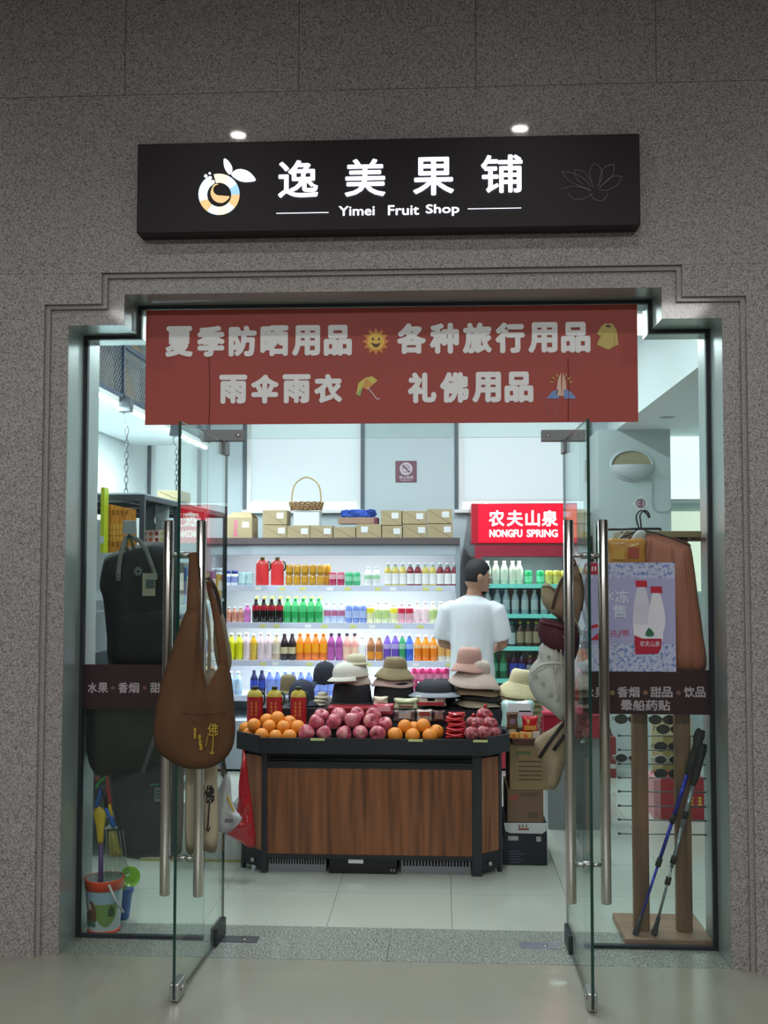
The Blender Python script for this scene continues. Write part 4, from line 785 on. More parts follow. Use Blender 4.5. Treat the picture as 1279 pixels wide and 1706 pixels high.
# ------------------------------------------------------------------ packs
def pillow(name, label, cat, x0, x1, y0, y1, Y, th, m, group=None, tilt=0, print_=None, pm=None, wr=.006, seed=0):
    pts = xz([(x0, y0), ((x0 + x1) / 2, y0 + .5), (x1, y0), (x1 - .6, (y0 + y1) / 2), (x1, y1), ((x0 + x1) / 2, y1 - .3), (x0, y1), (x0 + .6, (y0 + y1) / 2)], Y)
    q = P((x0 + x1) / 2, y1, Y); t = thing(name, label, cat, (q.x, Y, q.z), group=group)
    MB().puff(pts, Y, th, wr=wr, wf=40, rings=4, seed=seed).build('wrapper', m, t)
    if print_:
        for (a_, b_, c_, d_, col) in print_: qq = rect_px(a_, b_, c_, d_, Y - th * .5 - .002); MB().box(qq[0], qq[1], Y - th * .5 - .003, Y - th * .5 + .004, qq[2], qq[3]).build('printed_panel', mat('pk_' + col, col, .35), t)
    return t
red_pk = mat('red_vacuum_pack', 'b0242c', .25, coat=.4, var=.25, vscale=40)
for k, (x0, x1, y0, y1) in enumerate(((742, 774, 1220, 1229.5), (743, 776, 1211, 1220), (745, 776, 1202, 1211), (742, 773, 1193, 1202), (746, 775, 1186, 1193))):
    pillow('snack_pack', 'red vacuum packed snack in the flat stack beside the netted bags', 'snack pack', x0, x1, y0, y1, 1.29 + .012 * k, .09, red_pk, 'red vacuum packs', seed=k)
net_m = ramp_mat('netted_shells', [(.3, '6e1e2e'), (.5, 'a04a54'), (.7, 'd09a90')], 55, .45, 3, bump=.4)
for k, (x, y, r, Y) in enumerate(((786, 1222, 13, 1.27), (806, 1221, 13, 1.285), (823, 1221, 12, 1.335), (797, 1205, 12, 1.36), (816, 1206, 13, 1.36), (806, 1191, 13, 1.42), (786, 1203, 10, 1.42))):
    q = P(x, y, Y); rr = r * (Y + 4.652) / 1741; t = thing('netted_bag', 'small red net bag of nuts at the end of the tray', 'net bag', (q.x, Y, q.z - rr), group='net bags of nuts')
    MB().lathe([(rr * math.sin(PI * j / 10) * (1 + .06 * math.sin(j * 3 + k)), rr - rr * .9 * math.cos(PI * j / 10)) for j in range(11)], 14, M=Matrix.Translation((q.x, Y, q.z - rr)), cap=False).build('filled_net', net_m, t)
    MB().tube(spline([(q.x, Y, q.z + rr * .8), (q.x + .006, Y - .004, q.z + rr * 1.1), (q.x + .012, Y, q.z + rr * 1.25)], 3), [.007] * 3 + [.011] * 4, 7).build('twisted_neck', red_pk, t)
for k, (x0, x1, y0, y1, Y, c, lb_, pnt) in enumerate((
    (693, 742, 1159, 1177, 1.56, 'd8d4c0', 'white and red snack bag lying before the grey visor', [(699, 728, 1161, 1170, 'e4dccc'), (712, 724, 1161, 1168, 'a83a48'), (696, 740, 1170, 1175, 'b82c38')]),
    (657, 696, 1163, 1182, 1.54, 'c8cca8', 'pale green striped snack bag beside the white and red one', [(662, 690, 1170, 1173, '6c7850'), (664, 688, 1176, 1178, '8c4a50')]),
    (655, 692, 1183, 1203, 1.47, '5c5054', 'dark glossy snack bag behind the loose oranges', [(664, 684, 1188, 1197, 'a8a4a0')]),
    (694, 720, 1182, 1202, 1.47, 'b8b0a8', 'silver snack bag behind the loose oranges', [(698, 716, 1186, 1193, '8c3a3c')]),
    (720, 742, 1183, 1204, 1.47, '4c2c34', 'dark maroon snack bag beside the red vacuum packs', [(724, 738, 1190, 1198, '8c6c60')]),
    (622, 656, 1172, 1192, 1.5, 'b84858', 'pink wrapped sweet bag beside the red tray', [(628, 650, 1178, 1185, 'd8a0a8')]),
    (622, 646, 1160, 1174, 1.56, 'd4ccb0', 'cream paper packet before the black bucket hat', None))):
    pillow('snack_bag', lb_, 'snack bag', x0, x1, y0, y1, Y, .05, mat('bag_' + c, c, .25, coat=.4, var=.15, vscale=40), 'assorted snack bags', print_=pnt, seed=k + 9)
q = rect_px(546, 622, 1179, 1196, 1.485); t = thing('gift_box', 'flat dark red gift box behind the apples', 'box', ((q[0] + q[1]) / 2, 1.53, .785))
MB().box(q[0], q[1], 1.485, 1.61, .7855, q[3] - .012).build('box_base', mat('gift_red', '7c1c26', .4), t, bevel=.003); MB().box(q[0] - .003, q[1] + .003, 1.481, 1.614, q[3] - .012, q[3]).build('box_lid', mat('gift_red_lid', '96242e', .35), t, bevel=.003)
drink('jugc', 'red labelled juice jug standing behind the oranges on the counter', 'juice jugs on the counter', .228, .047, 'b8a848', 'a8242c', '26382a', shape='jug', lz=(.02, .74))
jg = mat('jug_text_gold', 'd8a050', .5)
for x, y1 in ((424.5, 1204), (457, 1204), (497, 1203)):
    q = P(x, 1200, 1.5); o = put('jugc', q.x, 1.5, .786)
for t in [o_ for o_ in bpy.data.objects if o_.get('label', '').startswith('red labelled juice jug standing')]:
    m_ = MB()
    for k in range(4):
        for s in (-1, 1): marks(m_, 1, s * .013 - .008, s * .013 + .008, .125 - .022 * k, .141 - .022 * k, lambda u, v, kk=0: (u, -.0345 - kk * .0002, v), 0, k + 5 * s)
    m_.build('gold_lettering', jg, t, world=False)
# ------------------------------------------------------------------ hats
def hat(label, x, y, Y, rb_px, crown_px, h_px, drop_px, c, tilt=(0, 0), band=None, group='hats on the fruit counter', kind='bucket_hat', sy=.85, c2=None, bumpy=.25):
    k_ = (Y + 4.652) / 1741; q = P(x, y, Y); R_, C_, H_, D_ = rb_px * k_, crown_px * k_, h_px * k_, drop_px * k_
    t = thing(kind, label, 'hat', (q.x, Y, q.z), (tilt[0], tilt[1], 0), group)
    m_ = mat('hat_' + c, c, .85, var=.12, vscale=14, bump=bumpy, bscale=90); m2 = mat('hat_' + (c2 or c), c2 or c, .85, var=.12, vscale=14, bump=bumpy, bscale=90)
    n = 28
    def wav(rad, z, amp):
        return [(rad * math.cos(2 * PI * i / n), rad * sy * math.sin(2 * PI * i / n), z + amp * math.sin(3 * 2 * PI * i / n + x)) for i in range(n)]
    MB().loft([wav(C_, D_, 0), wav(C_ * .97, D_ + H_ * .45, 0), wav(C_ * .9, D_ + H_ * .8, .001), wav(C_ * .72, D_ + H_ * .97, .002), wav(C_ * .35, D_ + H_, .001), wav(C_ * .02, D_ + H_, 0)], cap=False).build('crown', m_, t, world=False)
    am = R_ * .035
    MB().loft([wav(C_ * 1.0, D_ + .001, 0), wav(C_ + (R_ - C_) * .4, D_ * .72, am * .4), wav(C_ + (R_ - C_) * .8, D_ * .25, am), wav(R_, 0, am), wav(R_ * .99, -.004, am), wav(C_ + (R_ - C_) * .5, D_ * .6 - .005, am * .4), wav(C_ * .98, D_ - .006, 0)], cap=False).build('brim', m2, t, world=False)
    MB().loft([wav(C_ * 1.012, D_ + H_ * .02, 0), wav(C_ * 1.005, D_ + H_ * .2, 0)], cap=False).build('hat_band', mat('hat_' + (band or c), band or c, .85, var=.1), t, world=False)
    return t
def cap(label, x, y, Y, r_px, h_px, c, face=0, vis=None, tilt=(0, 0), group='hats on the fruit counter', name='baseball_cap', vlen=.8, up=False):
    k_ = (Y + 4.652) / 1741; q = P(x, y, Y); R_, H_ = r_px * k_, h_px * k_
    t = thing(name, label, 'hat', (q.x, Y, q.z), (tilt[0], tilt[1], 0), group)
    m_ = mat('cap_' + c, c, .85, var=.1, vscale=14, bump=.2, bscale=90); mv = mat('cap_' + (vis or c), vis or c, .85, var=.1, vscale=14)
    MB().lathe([(R_, 0), (R_ * .99, H_ * .35), (R_ * .9, H_ * .65), (R_ * .66, H_ * .88), (R_ * .3, H_ * .98), (0, H_)], 22, cap=False).build('crown', m_, t, world=False)
    MB().lathe([(.008, H_ - .001), (.006, H_ + .005), (0, H_ + .006)], 10, cap=False).build('button', mv, t, world=False)
    vv = []; n = 13
    for j in range(2):
        for i in range(n):
            an = face - 1.25 + 2.5 * i / (n - 1); w_ = math.cos((an - face)) ; rr = R_ * (1.0 if j == 0 else 1 + vlen * max(0, w_) ** .6)
            vv.append((rr * math.cos(an), rr * math.sin(an), (.0 if j == 0 else -H_ * .18) + H_ * .12 * (w_ if j else 1) - .02 * H_))
    lo = [(p[0], p[1], p[2] - .005) for p in vv]
    f = [(i, i + 1, n + i + 1, n + i) for i in range(n - 1)]; g_ = [(2 * n + a_, 2 * n + b_, 2 * n + c_, 2 * n + d_) for a_, b_, c_, d_ in f]; e_ = [(n + i, n + i + 1, 3 * n + i + 1, 3 * n + i) for i in range(n - 1)]
    MB().add(vv + lo, f + g_ + e_, 0, True).build('visor', mv, t, world=False)
    return t
S = -PI / 2
hat('khaki bucket hat lying behind the juice jugs', 480, 1154, 1.95, 20, 14, 26, 4, '8a7f5e')
cap('navy blue cap standing behind the right hand juice jug', 502, 1168, 1.78, 22, 36, '2c3244', S + .6)
cap('dark navy cap with its visor turned sideways beside the white hat stack', 541, 1138, 1.86, 20, 36, '262a36', 2.9, vis='3a4254')
for k in range(3): hat('crumpled cream cloth hat low beside the navy cap', 531 + 3 * k, 1173 - 6 * k, 1.74 + .01 * k, 14, 9, 6, 2, 'bdb8a4', group='crumpled cream hats')
hat('black bucket hat at the foot of the white hat stack', 586, 1174, 1.74, 39, 33, 34, 6, '202126')
hat('white cloth bucket hat halfway up the stack', 588, 1139, 1.75, 31, 25, 18, 12, 'c9c8c0', c2='b9a89c')
cap('white visor cap tilted in the white hat stack', 584, 1127, 1.74, 30, 26, 'd2d0c6', S - .9, tilt=(0, -.1), vlen=.35)
cap('beige visor on the very top of the white hat stack', 593, 1104, 1.74, 17, 15, 'c4bc9e', S + .4, vlen=.3)
hat('large black sun hat at the foot of the khaki stack', 656, 1173, 1.74, 39, 34, 38, 5, '1d1e22')
hat('dusty pink sun hat in the khaki stack', 655, 1141, 1.75, 37, 26, 14, 12, 'c2a6a0')
hat('khaki bucket hat on top of the black and pink hats', 657, 1129, 1.74, 34, 20, 18, 16, '8e8060', tilt=(0, .06))
cap('blue grey sun visor beside the khaki stack', 724, 1153, 1.72, 33, 20, '2a2c33', S, vis='8a929c', vlen=.75)
hat('black felt hat under the blue grey visor', 728, 1172, 1.82, 38, 30, 36, 4, '25262b')
for k, (x, y, c, lb_) in enumerate(((797, 1187, '5c5644', 'olive brown wide brim hat lowest in the pink hat stack'), (796, 1174, 'c0b8a0', 'cream wide brim hat in the pink hat stack'), (799, 1163, '2b2a2a', 'black wide brim hat in the pink hat stack'), (792, 1155, 'a89478', 'tan wide brim hat in the pink hat stack'))): hat(lb_, x, y, 1.74, 38, 24, 10, 9, c, tilt=(0, .05))
hat('cream wide brim hat under the pink cloche hat', 790, 1141, 1.73, 44, 24, 20, 22, 'cdbfb4', tilt=(.05, .12), c2='c9b6ac')
hat('dusty pink cloche hat on top of its stack', 781, 1117, 1.72, 31, 21, 26, 12, 'c39a8e', tilt=(0, .03))
# ------------------------------------------------------------------ side board with straw hats, goods and cartons
bz0_, bz1_ = PZ(1241, 1.48, 870), PZ(1231, 1.48, 870)
bx0, bx1 = ex1 + .02, PX(912, 1.48, 1235)
MB().box(bx0, bx1, 1.48, 2.1, bz0_, bz1_).build('display_board', mat('board_brown', '4a2a24', .5), bevel=.003, label='dark brown board laid on the carton stack beside the counter', cat='board')
for k in range(6):
    hat('straw coloured sun hat in the tall stack on the side board', 866 - 1.5 * (5 - k), 1200 - 8 * k, 1.8, 42, 22, 22 if k == 5 else 8, 22 if k == 5 else 16, 'b3ab84' if k < 5 else 'cfc8a0', tilt=(0, .16), group='straw coloured sun hats', bumpy=.4)
GYY = 1.5
pillow('snack_bag', 'white and teal snack bag propped against the straw hats', 'snack bag', 836, 888, 1168, 1216, 1.56, .05, mat('bag_teal', 'b8dcd8', .25, coat=.4, var=.2, vscale=25), print_=[(846, 884, 1172, 1186, 'e6eaee'), (864, 886, 1184, 1194, 'd8b8cc')])
pillow('snack_bag', 'brown printed snack bag before the white and teal bag', 'snack bag', 844, 862, 1187, 1214, 1.525, .03, mat('bag_brown_print', '6a4a30', .3, coat=.3, var=.4, vscale=70), print_=[(848, 859, 1190, 1194, '3c2420'), (849, 858, 1198, 1206, '8c6c8c')])
pillow('snack_bag', 'bright red snack bag on the side board', 'snack bag', 870, 896, 1193, 1219, 1.525, .03, mat('bag_bright_red', 'c01c28', .25, coat=.4), print_=[(873, 893, 1209, 1216, 'd09040'), (878, 882, 1199, 1206, 'd8b060')])
for k, (x0, x1, y0, c) in enumerate(((843, 860, 1211, 'd8d0b0'), (848, 864, 1221, 'e6a850'), (865, 886, 1220, 'e8b464'), (887, 899, 1219, 'c8bcb0'))):
    q = rect_px(x0, x1, y0, 1230.5 if k else 1221, GYY + (.0 if k else .02)); t = thing('tea_box', ['cream small box behind the orange printed ones', 'small box with an orange flower print nearest the counter', 'wider small box with an orange flower print', 'small pale box at the end of the printed boxes'][k], 'box', ((q[0] + q[1]) / 2, GYY, bz1_))
    yy = GYY + (0 if k else .035); MB().box(q[0], q[1], yy, yy + .03, bz1_, q[3]).build('box_body', mat('tea_' + c, c, .5), t, bevel=.002)
    if k in (1, 2): flat('flower_print', [((x0 + x1) / 2 + (4 if j % 2 else 2.4) * math.cos(j * PI / 5), 1226 + (4 if j % 2 else 2.4) * math.sin(j * PI / 5)) for j in range(10)], mat('flower_orange', 'd86a20', .5), t, yy - .0008)
def bigbox(label, x0, x1, y0, y1, Y, dep, z0, m, extra=None):
    a = P(x0, y1, Y); b = P(x1, y0, Y); t = thing('carton', label, 'box', ((a.x + b.x) / 2, Y + dep / 2, z0)); MB().box(a.x, b.x, Y, Y + dep, z0, b.z).build('box_body', m, t, bevel=.003)
    return t
k1 = mat('carton_tan', '8c7a5a', .75, var=.1, vscale=6); k2 = mat('carton_dull_brown', '6f5a46', .75, var=.1, vscale=6); pd = mat('carton_print_dark', '5a4c38', .7); pr2 = mat('carton_print_red', '8c4a42', .7)
zA, zB = PZ(1370.5, 1.5, 870), PZ(1316.5, 1.5, 870)
t = bigbox('tan printed carton on top of the stack under the brown board', 849, 913, 1241, 1316, 1.5, .4, zB + .001, k1)
for y in (1268, 1276, 1284, 1291, 1298): q = rect_px(864, 903, y, y + 1.6, 1.499); MB().box(q[0], q[1], 1.4985, 1.4999, q[2], q[3]).build('printed_line', pd, t)
q = rect_px(860, 884, 1252, 1257, 1.499); MB().box(q[0], q[1], 1.4985, 1.4999, q[2], q[3]).build('printed_title', mat('carton_print_green', '5c6a44', .7), t)
t = bigbox('dull brown carton in the middle of the stack', 845, 905, 1317, 1370, 1.5, .4, zA + .001, k2)
q = rect_px(848, 862, 1324, 1333, 1.499); MB().box(q[0], q[1], 1.4985, 1.4999, q[2], q[3]).build('printed_mark', pr2, t)
q = rect_px(866, 896, 1322, 1326, 1.499); MB().box(q[0], q[1], 1.4985, 1.4999, q[2], q[3]).build('printed_line', pd, t); q = rect_px(880, 896, 1353, 1363, 1.499); MB().box(q[0], q[1], 1.4985, 1.4999, q[2], q[3]).build('bar_block', pd, t)
t = bigbox('black carton with a white curved lid at the foot of the stack', 838.5, 911, 1371, 1441, 1.5, .4, 0, mat('carton_black', '181c28', .45))
v = [P(x, y, 1.4992) for x, y in ((839, 1371), (911, 1371), (910, 1384), (903, 1389), (880, 1388.5), (850, 1388), (842, 1385))]; MB().add(v, [list(range(7))]).build('white_lid_flap', mat('lid_white', 'bcc4c4', .5), t)
for x0, x1, y0, y1 in ((846, 863, 1393, 1400), (893, 901, 1394, 1402)): q = rect_px(x0, x1, y0, y1, 1.499); MB().box(q[0], q[1], 1.4985, 1.4998, q[2], q[3]).build('paper_label', mat('label_grey', 'a0a6a4', .5), t)
m_ = MB(); marks_px(m_, 3, 862, 880, 1374, 1379, 1.4985); m_.build('lid_print_dark', pd, t)
q = rect_px(863, 881, 1380, 1383, 1.4985); MB().box(q[0], q[1], 1.4982, 1.4991, q[2], q[3]).build('lid_print', pr2, t)
for k in range(5): q = rect_px(848, 866 + 6 * (k % 2), 1418 + 4.5 * k, 1419 + 4.5 * k, 1.499); MB().box(q[0], q[1], 1.4985, 1.4998, q[2], q[3]).build('printed_line', mat('line_grey', '4c5468', .5), t)
# red shiny bag hanging at the end of the tray
YR = 1.12
t = thing('red_bag', 'shiny red cloth bag hanging from the end of the counter tray', 'bag', (PX(405, YR, 1340), YR, PZ(1412, YR, 400)))
MB().puff(xz([(404, 1262), (410, 1264), (414, 1300), (421, 1350), (426, 1405), (415, 1412), (402, 1404), (385, 1394), (371, 1387), (385, 1370), (396, 1340), (398, 1300)], YR), YR, .09, ctr=xz([(407, 1370)], YR)[0], wr=.02, wf=30, rings=8).build('cloth', mat('satin_red', 'a81824', .28, coat=.3), t)
MB().tube(spline([P(407, 1264, YR), P(406, 1256, YR + .04), P(405, 1250, 1.29)], 4), .006, 6).build('strap', mat('satin_red'), t)
# ------------------------------------------------------------------ hanging mesh rack with cartons, chains
navy = mat('rack_navy', '3a4a63', .5, .3)
MX0, MX1, MZ0, MZ1 = -2.69, -2.03, 2.79, 3.13
mr = thing('hanging_mesh_rack', 'dark blue mesh sided rack hung under the ceiling with cartons in it', 'rack', (-2.36, 2.7, MZ0))
for y in (.9, 1.9, 2.9, 4.4):
    for x in (MX0, MX1 - .03): MB().box(x, x + .03, y, y + .03, MZ0, RZ).build('upright', navy, mr)
for x in (MX0, MX1 - .03):
    for z in (MZ0, MZ1): MB().box(x, x + .03, .9, 4.43, z, z + .03).build('long_rail', navy, mr)
for y in (.9, 1.9, 2.9, 4.4): MB().box(MX0 + .03, MX1 - .03, y, y + .03, MZ0, MZ0 + .03).build('cross_rail', navy, mr)
MB().tube([(MX1 - .015, 1.95, MZ1), (MX1 - .015, 2.85, RZ)], .014, 6).build('brace', navy, mr)
MB().box(MX0, MX1, .92, 4.4, MZ0 - .012, MZ0 - .001).build('deck', mat('deck_white', 'd8dcdc', .6), mr)
wm = mat('mesh_wire', 'a8b8cc', .4, .6)
for ya, yb in ((.93, 1.9), (1.93, 2.9), (2.93, 4.4)):
    m_ = MB(); H_ = MZ1 - MZ0 - .03; n_ = int((yb - ya + H_) / .045)
    for k in range(n_):
        for s in (0, 1):
            y0 = ya + k * .045 - (H_ if s == 0 else 0); y1 = y0 + H_; a_, b_ = (max(y0, ya), min(y1, yb))
            if b_ - a_ < .01: continue
            za_, zb_ = MZ0 + .03 + (a_ - y0), MZ0 + .03 + (b_ - y0)
            if s: za_, zb_ = MZ1 - (a_ - y0), MZ1 - (b_ - y0)
            m_.tube([(MX1 - .012, a_, za_), (MX1 - .012, b_, zb_)], .0028, 3, cap=False)
    m_.build('wire_mesh', wm, mr, kind='stuff')
for y, h_ in ((1.05, .42), (1.6, .36), (2.2, .45), (3.1, .4), (3.7, .33)):
    t = thing('carton', 'brown carton stored inside the hanging mesh rack', 'box', (-2.38, y + .22, MZ0 + .031), group='cartons in the mesh rack')
    MB().box(-2.6, -2.14, y, y + .44, MZ0 + .031, MZ0 + .031 + h_).build('box_body', mat('carton_mesh', '9a8468', .75, var=.1), t, bevel=.004); MB().box(-2.601, -2.139, y + .2, y + .25, MZ0 + .03 + h_, MZ0 + .0325 + h_).build('tape', mat('tape_tan', 'b8a070', .3), t)
CHX = -1.98
def chain(px, ytop, ybot, label):
    r = ray(px, 770); Y = CAM.y + r.y * (CHX - CAM.x) / r.x; z1 = MZ0 - .012; z0 = 2.165
    t = thing('hanging_chain', label, 'chain', (CHX, Y, z0))
    cm = mat('chain_steel', '6f7478', .35, .8)
    MB().box(CHX - .04, CHX + .04, Y - .035, Y + .035, z1 - .09, z1).build('anchor_block', mat('anchor_grey', '505a62', .5), t, bevel=.004)
    zt = z1 - .09
    MB().tube(spline([(CHX, Y, zt), (CHX - .02, Y, zt - .02), (CHX - .012, Y, zt - .05), (CHX + .01, Y, zt - .08), (CHX + .012, Y, zt - .1)], 4), .0035, 6).build('s_hook', cm, t)
    n_ = int((zt - .1 - z0) / .036); st_ = (zt - .1 - z0) / n_
    for k in range(n_):
        zc_ = zt - .1 - st_ * (k + .5); L_ = st_ * .5 + .008; pts = []
        for j in range(12):
            an = 2 * PI * j / 12; u = .011 * math.cos(an); v = L_ * math.sin(an); pts.append((CHX + .01 + (u if k % 2 == 0 else 0), Y + (u if k % 2 else 0), zc_ + v))
        MB().tube(pts, .0027, 5, closed=True).build('link', cm, t)
    return t
chain(208, 710, 825, 'steel chain over the orange printed boards'); chain(292, 728, 832, 'steel chain over the carton on the rack')
# ------------------------------------------------------------------ side shelving
fm = mat('shelf_frame', '3c444d', .45); RXF = -1.77; RT = 2.15
rk = thing('shelving_rack', 'dark framed goods shelving along the left wall', 'shelving', (-2.2, 2.7, 0))
for y in (1.5, 2.3, 3.1, 3.9):
    for x in (-2.68, RXF - .03): MB().box(x, x + .03, y, y + .03, 0, RT).build('upright', fm, rk)
    MB().box(-2.65, RXF - .03, y, y + .03, RT - .035, RT).build('top_bar', fm, rk)
for x in (-2.68, CHX - .005, RXF - .03): MB().box(x, x + .03, 1.53, 3.93, RT - .03, RT - .001).build('long_bar', fm, rk)
MB().box(-2.65, RXF - .03, 1.53, 3.9, RT - .001, RT + .012).build('top_sheet', mat('sheet_pale', 'b9c6cc', .5), rk)
for z in (.25, .65, 1.05, 1.45): MB().box(-2.65, RXF - .005, 1.53, 3.9, z - .02, z).build('shelf_board', mat('shelf_grey', 'a7b0b6', .5), rk)
pcols = ['b83a34', 'd8b040', '3a6aa8', '4a9a5c', 'c87a3a', 'ded8cc', '7a4a8c', '2c3440']
random.seed(5)
for zi, z in enumerate((.25, .65, 1.05, 1.45)):
    for k in range(11):
        y = 1.62 + k * .21; c = pcols[(k * 3 + zi) % 8]; h_ = random.uniform(.18, .3)
        t = thing('packet', 'coloured goods packet standing on the left shelving', 'packet', (-1.9, y + .08, z), group='goods packets on the left shelving')
        MB().box(-2.02, -1.8, y, y + .15, z, z + h_).build('packet_body', mat('packet_' + c, c, .35, coat=.2, var=.2, vscale=20), t, bevel=.01); MB().box(-1.8, -1.7985, y + .02, y + .13, z + h_ * .35, z + h_ * .75).build('front_print', mat('packet_print', 'e8e2d4', .4), t)
# printed orange boards on the end frame
OY = 1.49
q = rect_px(173, 226, 838, 921, OY); ob = thing('printed_board', 'orange board with rows of gold characters on the shelving end', 'board', ((q[0] + q[1]) / 2, OY, q[2]))
MB().add([P(173, 838, OY), P(226, 849, OY), P(228, 921, OY), P(173, 921, OY)], [(0, 1, 2, 3)]).add([P(173, 838, OY) + Vector((0, .008, 0)), P(226, 849, OY) + Vector((0, .008, 0)), P(228, 921, OY) + Vector((0, .008, 0)), P(173, 921, OY) + Vector((0, .008, 0))], [(0, 1, 2, 3)]).build('board_sheet', ramp_mat('orange_board', [(.35, 'b87028'), (.6, 'd8943c')], 12, .4, 3, stretch=(6, 6, .6)), ob)
gl_ = mat('board_gold', 'e6c060', .4); gd = mat('board_dark_print', '8c5420', .4)
for j, y in enumerate((874, 884, 894)):
    m_ = MB(); marks_px(m_, 5, 177, 205, y, y + 7, OY - .001, j); m_.build('gold_lettering', gl_, ob)
for y, mm in ((850, gd), (903, gd)): m_ = MB(); marks_px(m_, 5, 177, 215, y, y + 7, OY - .001, y); m_.build('dark_lettering', mm, ob)
q = rect_px(166.5, 174, 812, 921, 1.4); t = thing('yellow_strip', 'lime yellow plastic strip at the edge of the orange board', 'strip', (q[0], 1.4, q[2]))
MB().box(q[0], q[1], 1.4, 1.48, q[2], q[3]).build('strip_body', mat('lime_plastic', 'b8cc30', .4), t); MB().box(q[0], q[1], 1.399, 1.4, P(170, 905, 1.4).z, P(170, 893, 1.4).z).build('strip_label', mat('strip_label', 'c8d8e8', .4), t)
# bags and card in the second bay
for k, (x0, x1, c, lb_) in enumerate(((236, 258, '5c6a74', 'grey clear packed bag hung in the second shelving bay'), (258, 282, 'a8b8bc', 'silver clear packed bag hung in the second shelving bay'))):
    pillow('hanging_pack', lb_, 'packet', x0, x1, 842, 886, 2.22, .05, mat('pack_' + c, c, .2, coat=.5, var=.3, vscale=20), wr=.012)
q = rect_px(236, 275, 883, 917, 2.2); t = thing('fruit_card', 'white printed card with red fruit pictures on the shelving', 'card', ((q[0] + q[1]) / 2, 2.2, q[2]))
MB().box(q[0], q[1], 2.2, 2.21, q[2], q[3]).build('card_sheet', mat('card_cream', 'd8c8c0', .5), t)
for k in range(12): x, y = 241 + (k % 4) * 10, 889 + (k // 4) * 10; flat('fruit_picture', [(x + 3.4 * math.cos(j * PI / 4), y + 3.4 * math.sin(j * PI / 4)) for j in range(8)], mat('fruit_pic_%d' % (k % 4), ('b84048', 'c86a50', '8c3038', 'a8b060')[k % 4], .5), t, 2.199)
a = P(262, 815, 2.4); b = P(300, 833, 2.4); t = thing('carton', 'kraft carton lying on top of the left shelving', 'box', ((a.x + b.x) / 2, 2.55, RT + .013))
MB().box(a.x, b.x, 2.4, 2.7, RT + .013, RT + .013 + a.z - b.z).build('box_body', kraft, t, bevel=.003); MB().tube([(a.x + .01, 2.399, RT + .013 + a.z - b.z - .004), (b.x - .01, 2.399, RT + .02)], .0014, 4).build('flap_seam', kraft_d, t)
# low cabinet behind
t = thing('low_cabinet', 'low white cabinet with a yellow foot strip beside the counter', 'cabinet', (-1.55, 1.65, 0))
MB().box(-1.76, -1.16, 1.47, 1.8, .012, .34).build('cabinet_body', mat('cabinet_white', 'd5dcda', .4), t, bevel=.004); MB().box(-1.76, -1.16, 1.465, 1.47, .0, .014).build('foot_strip', mat('foot_yellow', 'b8b878', .5), t)
MB().box(-1.46, -1.457, 1.468, 1.472, .03, .33).build('door_gap', frame_d, t)
# ------------------------------------------------------------------ backpack and bags behind the side glass
nav = mat('backpack_navy', '12131a', .8); gst = mat('strap_grey', '6f716e', .7); YB = .36
q = rect_px(205, 227, 867, 890, GY + .012); hk = thing('adhesive_hook', 'grey square stick on hook holding the backpack on the glass', 'hook', ((q[0] + q[1]) / 2, GY, q[2]))
MB().box(q[0], q[1], GY + .007, GY + .013, q[2], q[3]).build('backplate', mat('hook_grey', '8a9296', .5), hk, bevel=.002)
hp = P(215, 893, GY + .06); MB().tube(spline([P(215, 886, GY + .013), P(215, 894, GY + .03), hp, P(215, 888, GY + .08)], 4), .004, 6).build('hook_arm', mat('hook_black', '1c1c20', .4), hk)
bp_ = thing('backpack', 'black backpack with grey webbing handles hung behind the glass', 'backpack', (PX(222, YB, 1000), YB, PZ(1112, YB, 220)))
MB().puff(xz([(172, 938), (180, 925), (205, 915), (240, 905), (268, 903), (290, 915), (296, 960), (296, 1050), (290, 1108), (240, 1114), (185, 1112), (178, 1060), (172, 1000), (166, 975)], YB), YB, .2, rings=7, power=.38, wr=.012).build('main_body', nav, bp_)
MB().puff(xz([(192, 1020), (240, 1015), (285, 1020), (288, 1070), (282, 1104), (240, 1108), (196, 1104), (190, 1070)], YB - .085), YB - .085, .06, rings=5, power=.4).build('front_pocket', nav, bp_)
YS = YB - .104
for pts in ([(212, 892), (203, 915), (198, 945), (197, 968)], [(214, 892), (236, 905), (250, 935), (260, 965)]): MB().tube(spline([P(x, y, YS + (.04 if y < 900 else 0)) for x, y in pts], 5), .015, 4, ry=.0022, up=(0, 1, 0)).build('handle_strap', gst, bp_)
for pts in ([(212, 892), (210, 915), (206, 925)], [(216, 892), (222, 910), (224, 920)]): MB().tube(spline([P(x, y, YB) for x, y in pts], 5), .012, 4, ry=.0022, up=(0, 1, 0)).build('rear_strap', mat('strap_olive', '6f6a3c', .7), bp_)
for x, y in ((197, 958), (198, 964), (253, 946), (256, 955)): MB().lathe([(.004, 0), (.004, .002), (0, .003)], 8, M=Matrix.Translation(P(x, y, YS - .003)) @ Matrix.Rotation(PI / 2, 4, 'X')).build('rivet', mat('rivet_dark', '202020', .4), bp_)
m_ = MB(); wht = mat('print_pale', 'b8bcc4', .5)
cc = P(230, 952, YS - .003)
for k in range(16): an = k * PI / 8; m_.tube([(cc.x + r * math.cos(an), cc.y, cc.z + r * math.sin(an)) for r in (.013, .025 if k % 2 else .02)], .0009, 4)
m_.build('sun_emblem_rays', wht, bp_, kind='stuff'); MB().tube([(cc.x + .01 * math.cos(j * PI / 8), cc.y, cc.z + .01 * math.sin(j * PI / 8)) for j in range(16)], .0011, 4, closed=True).build('sun_emblem_ring', wht, bp_)
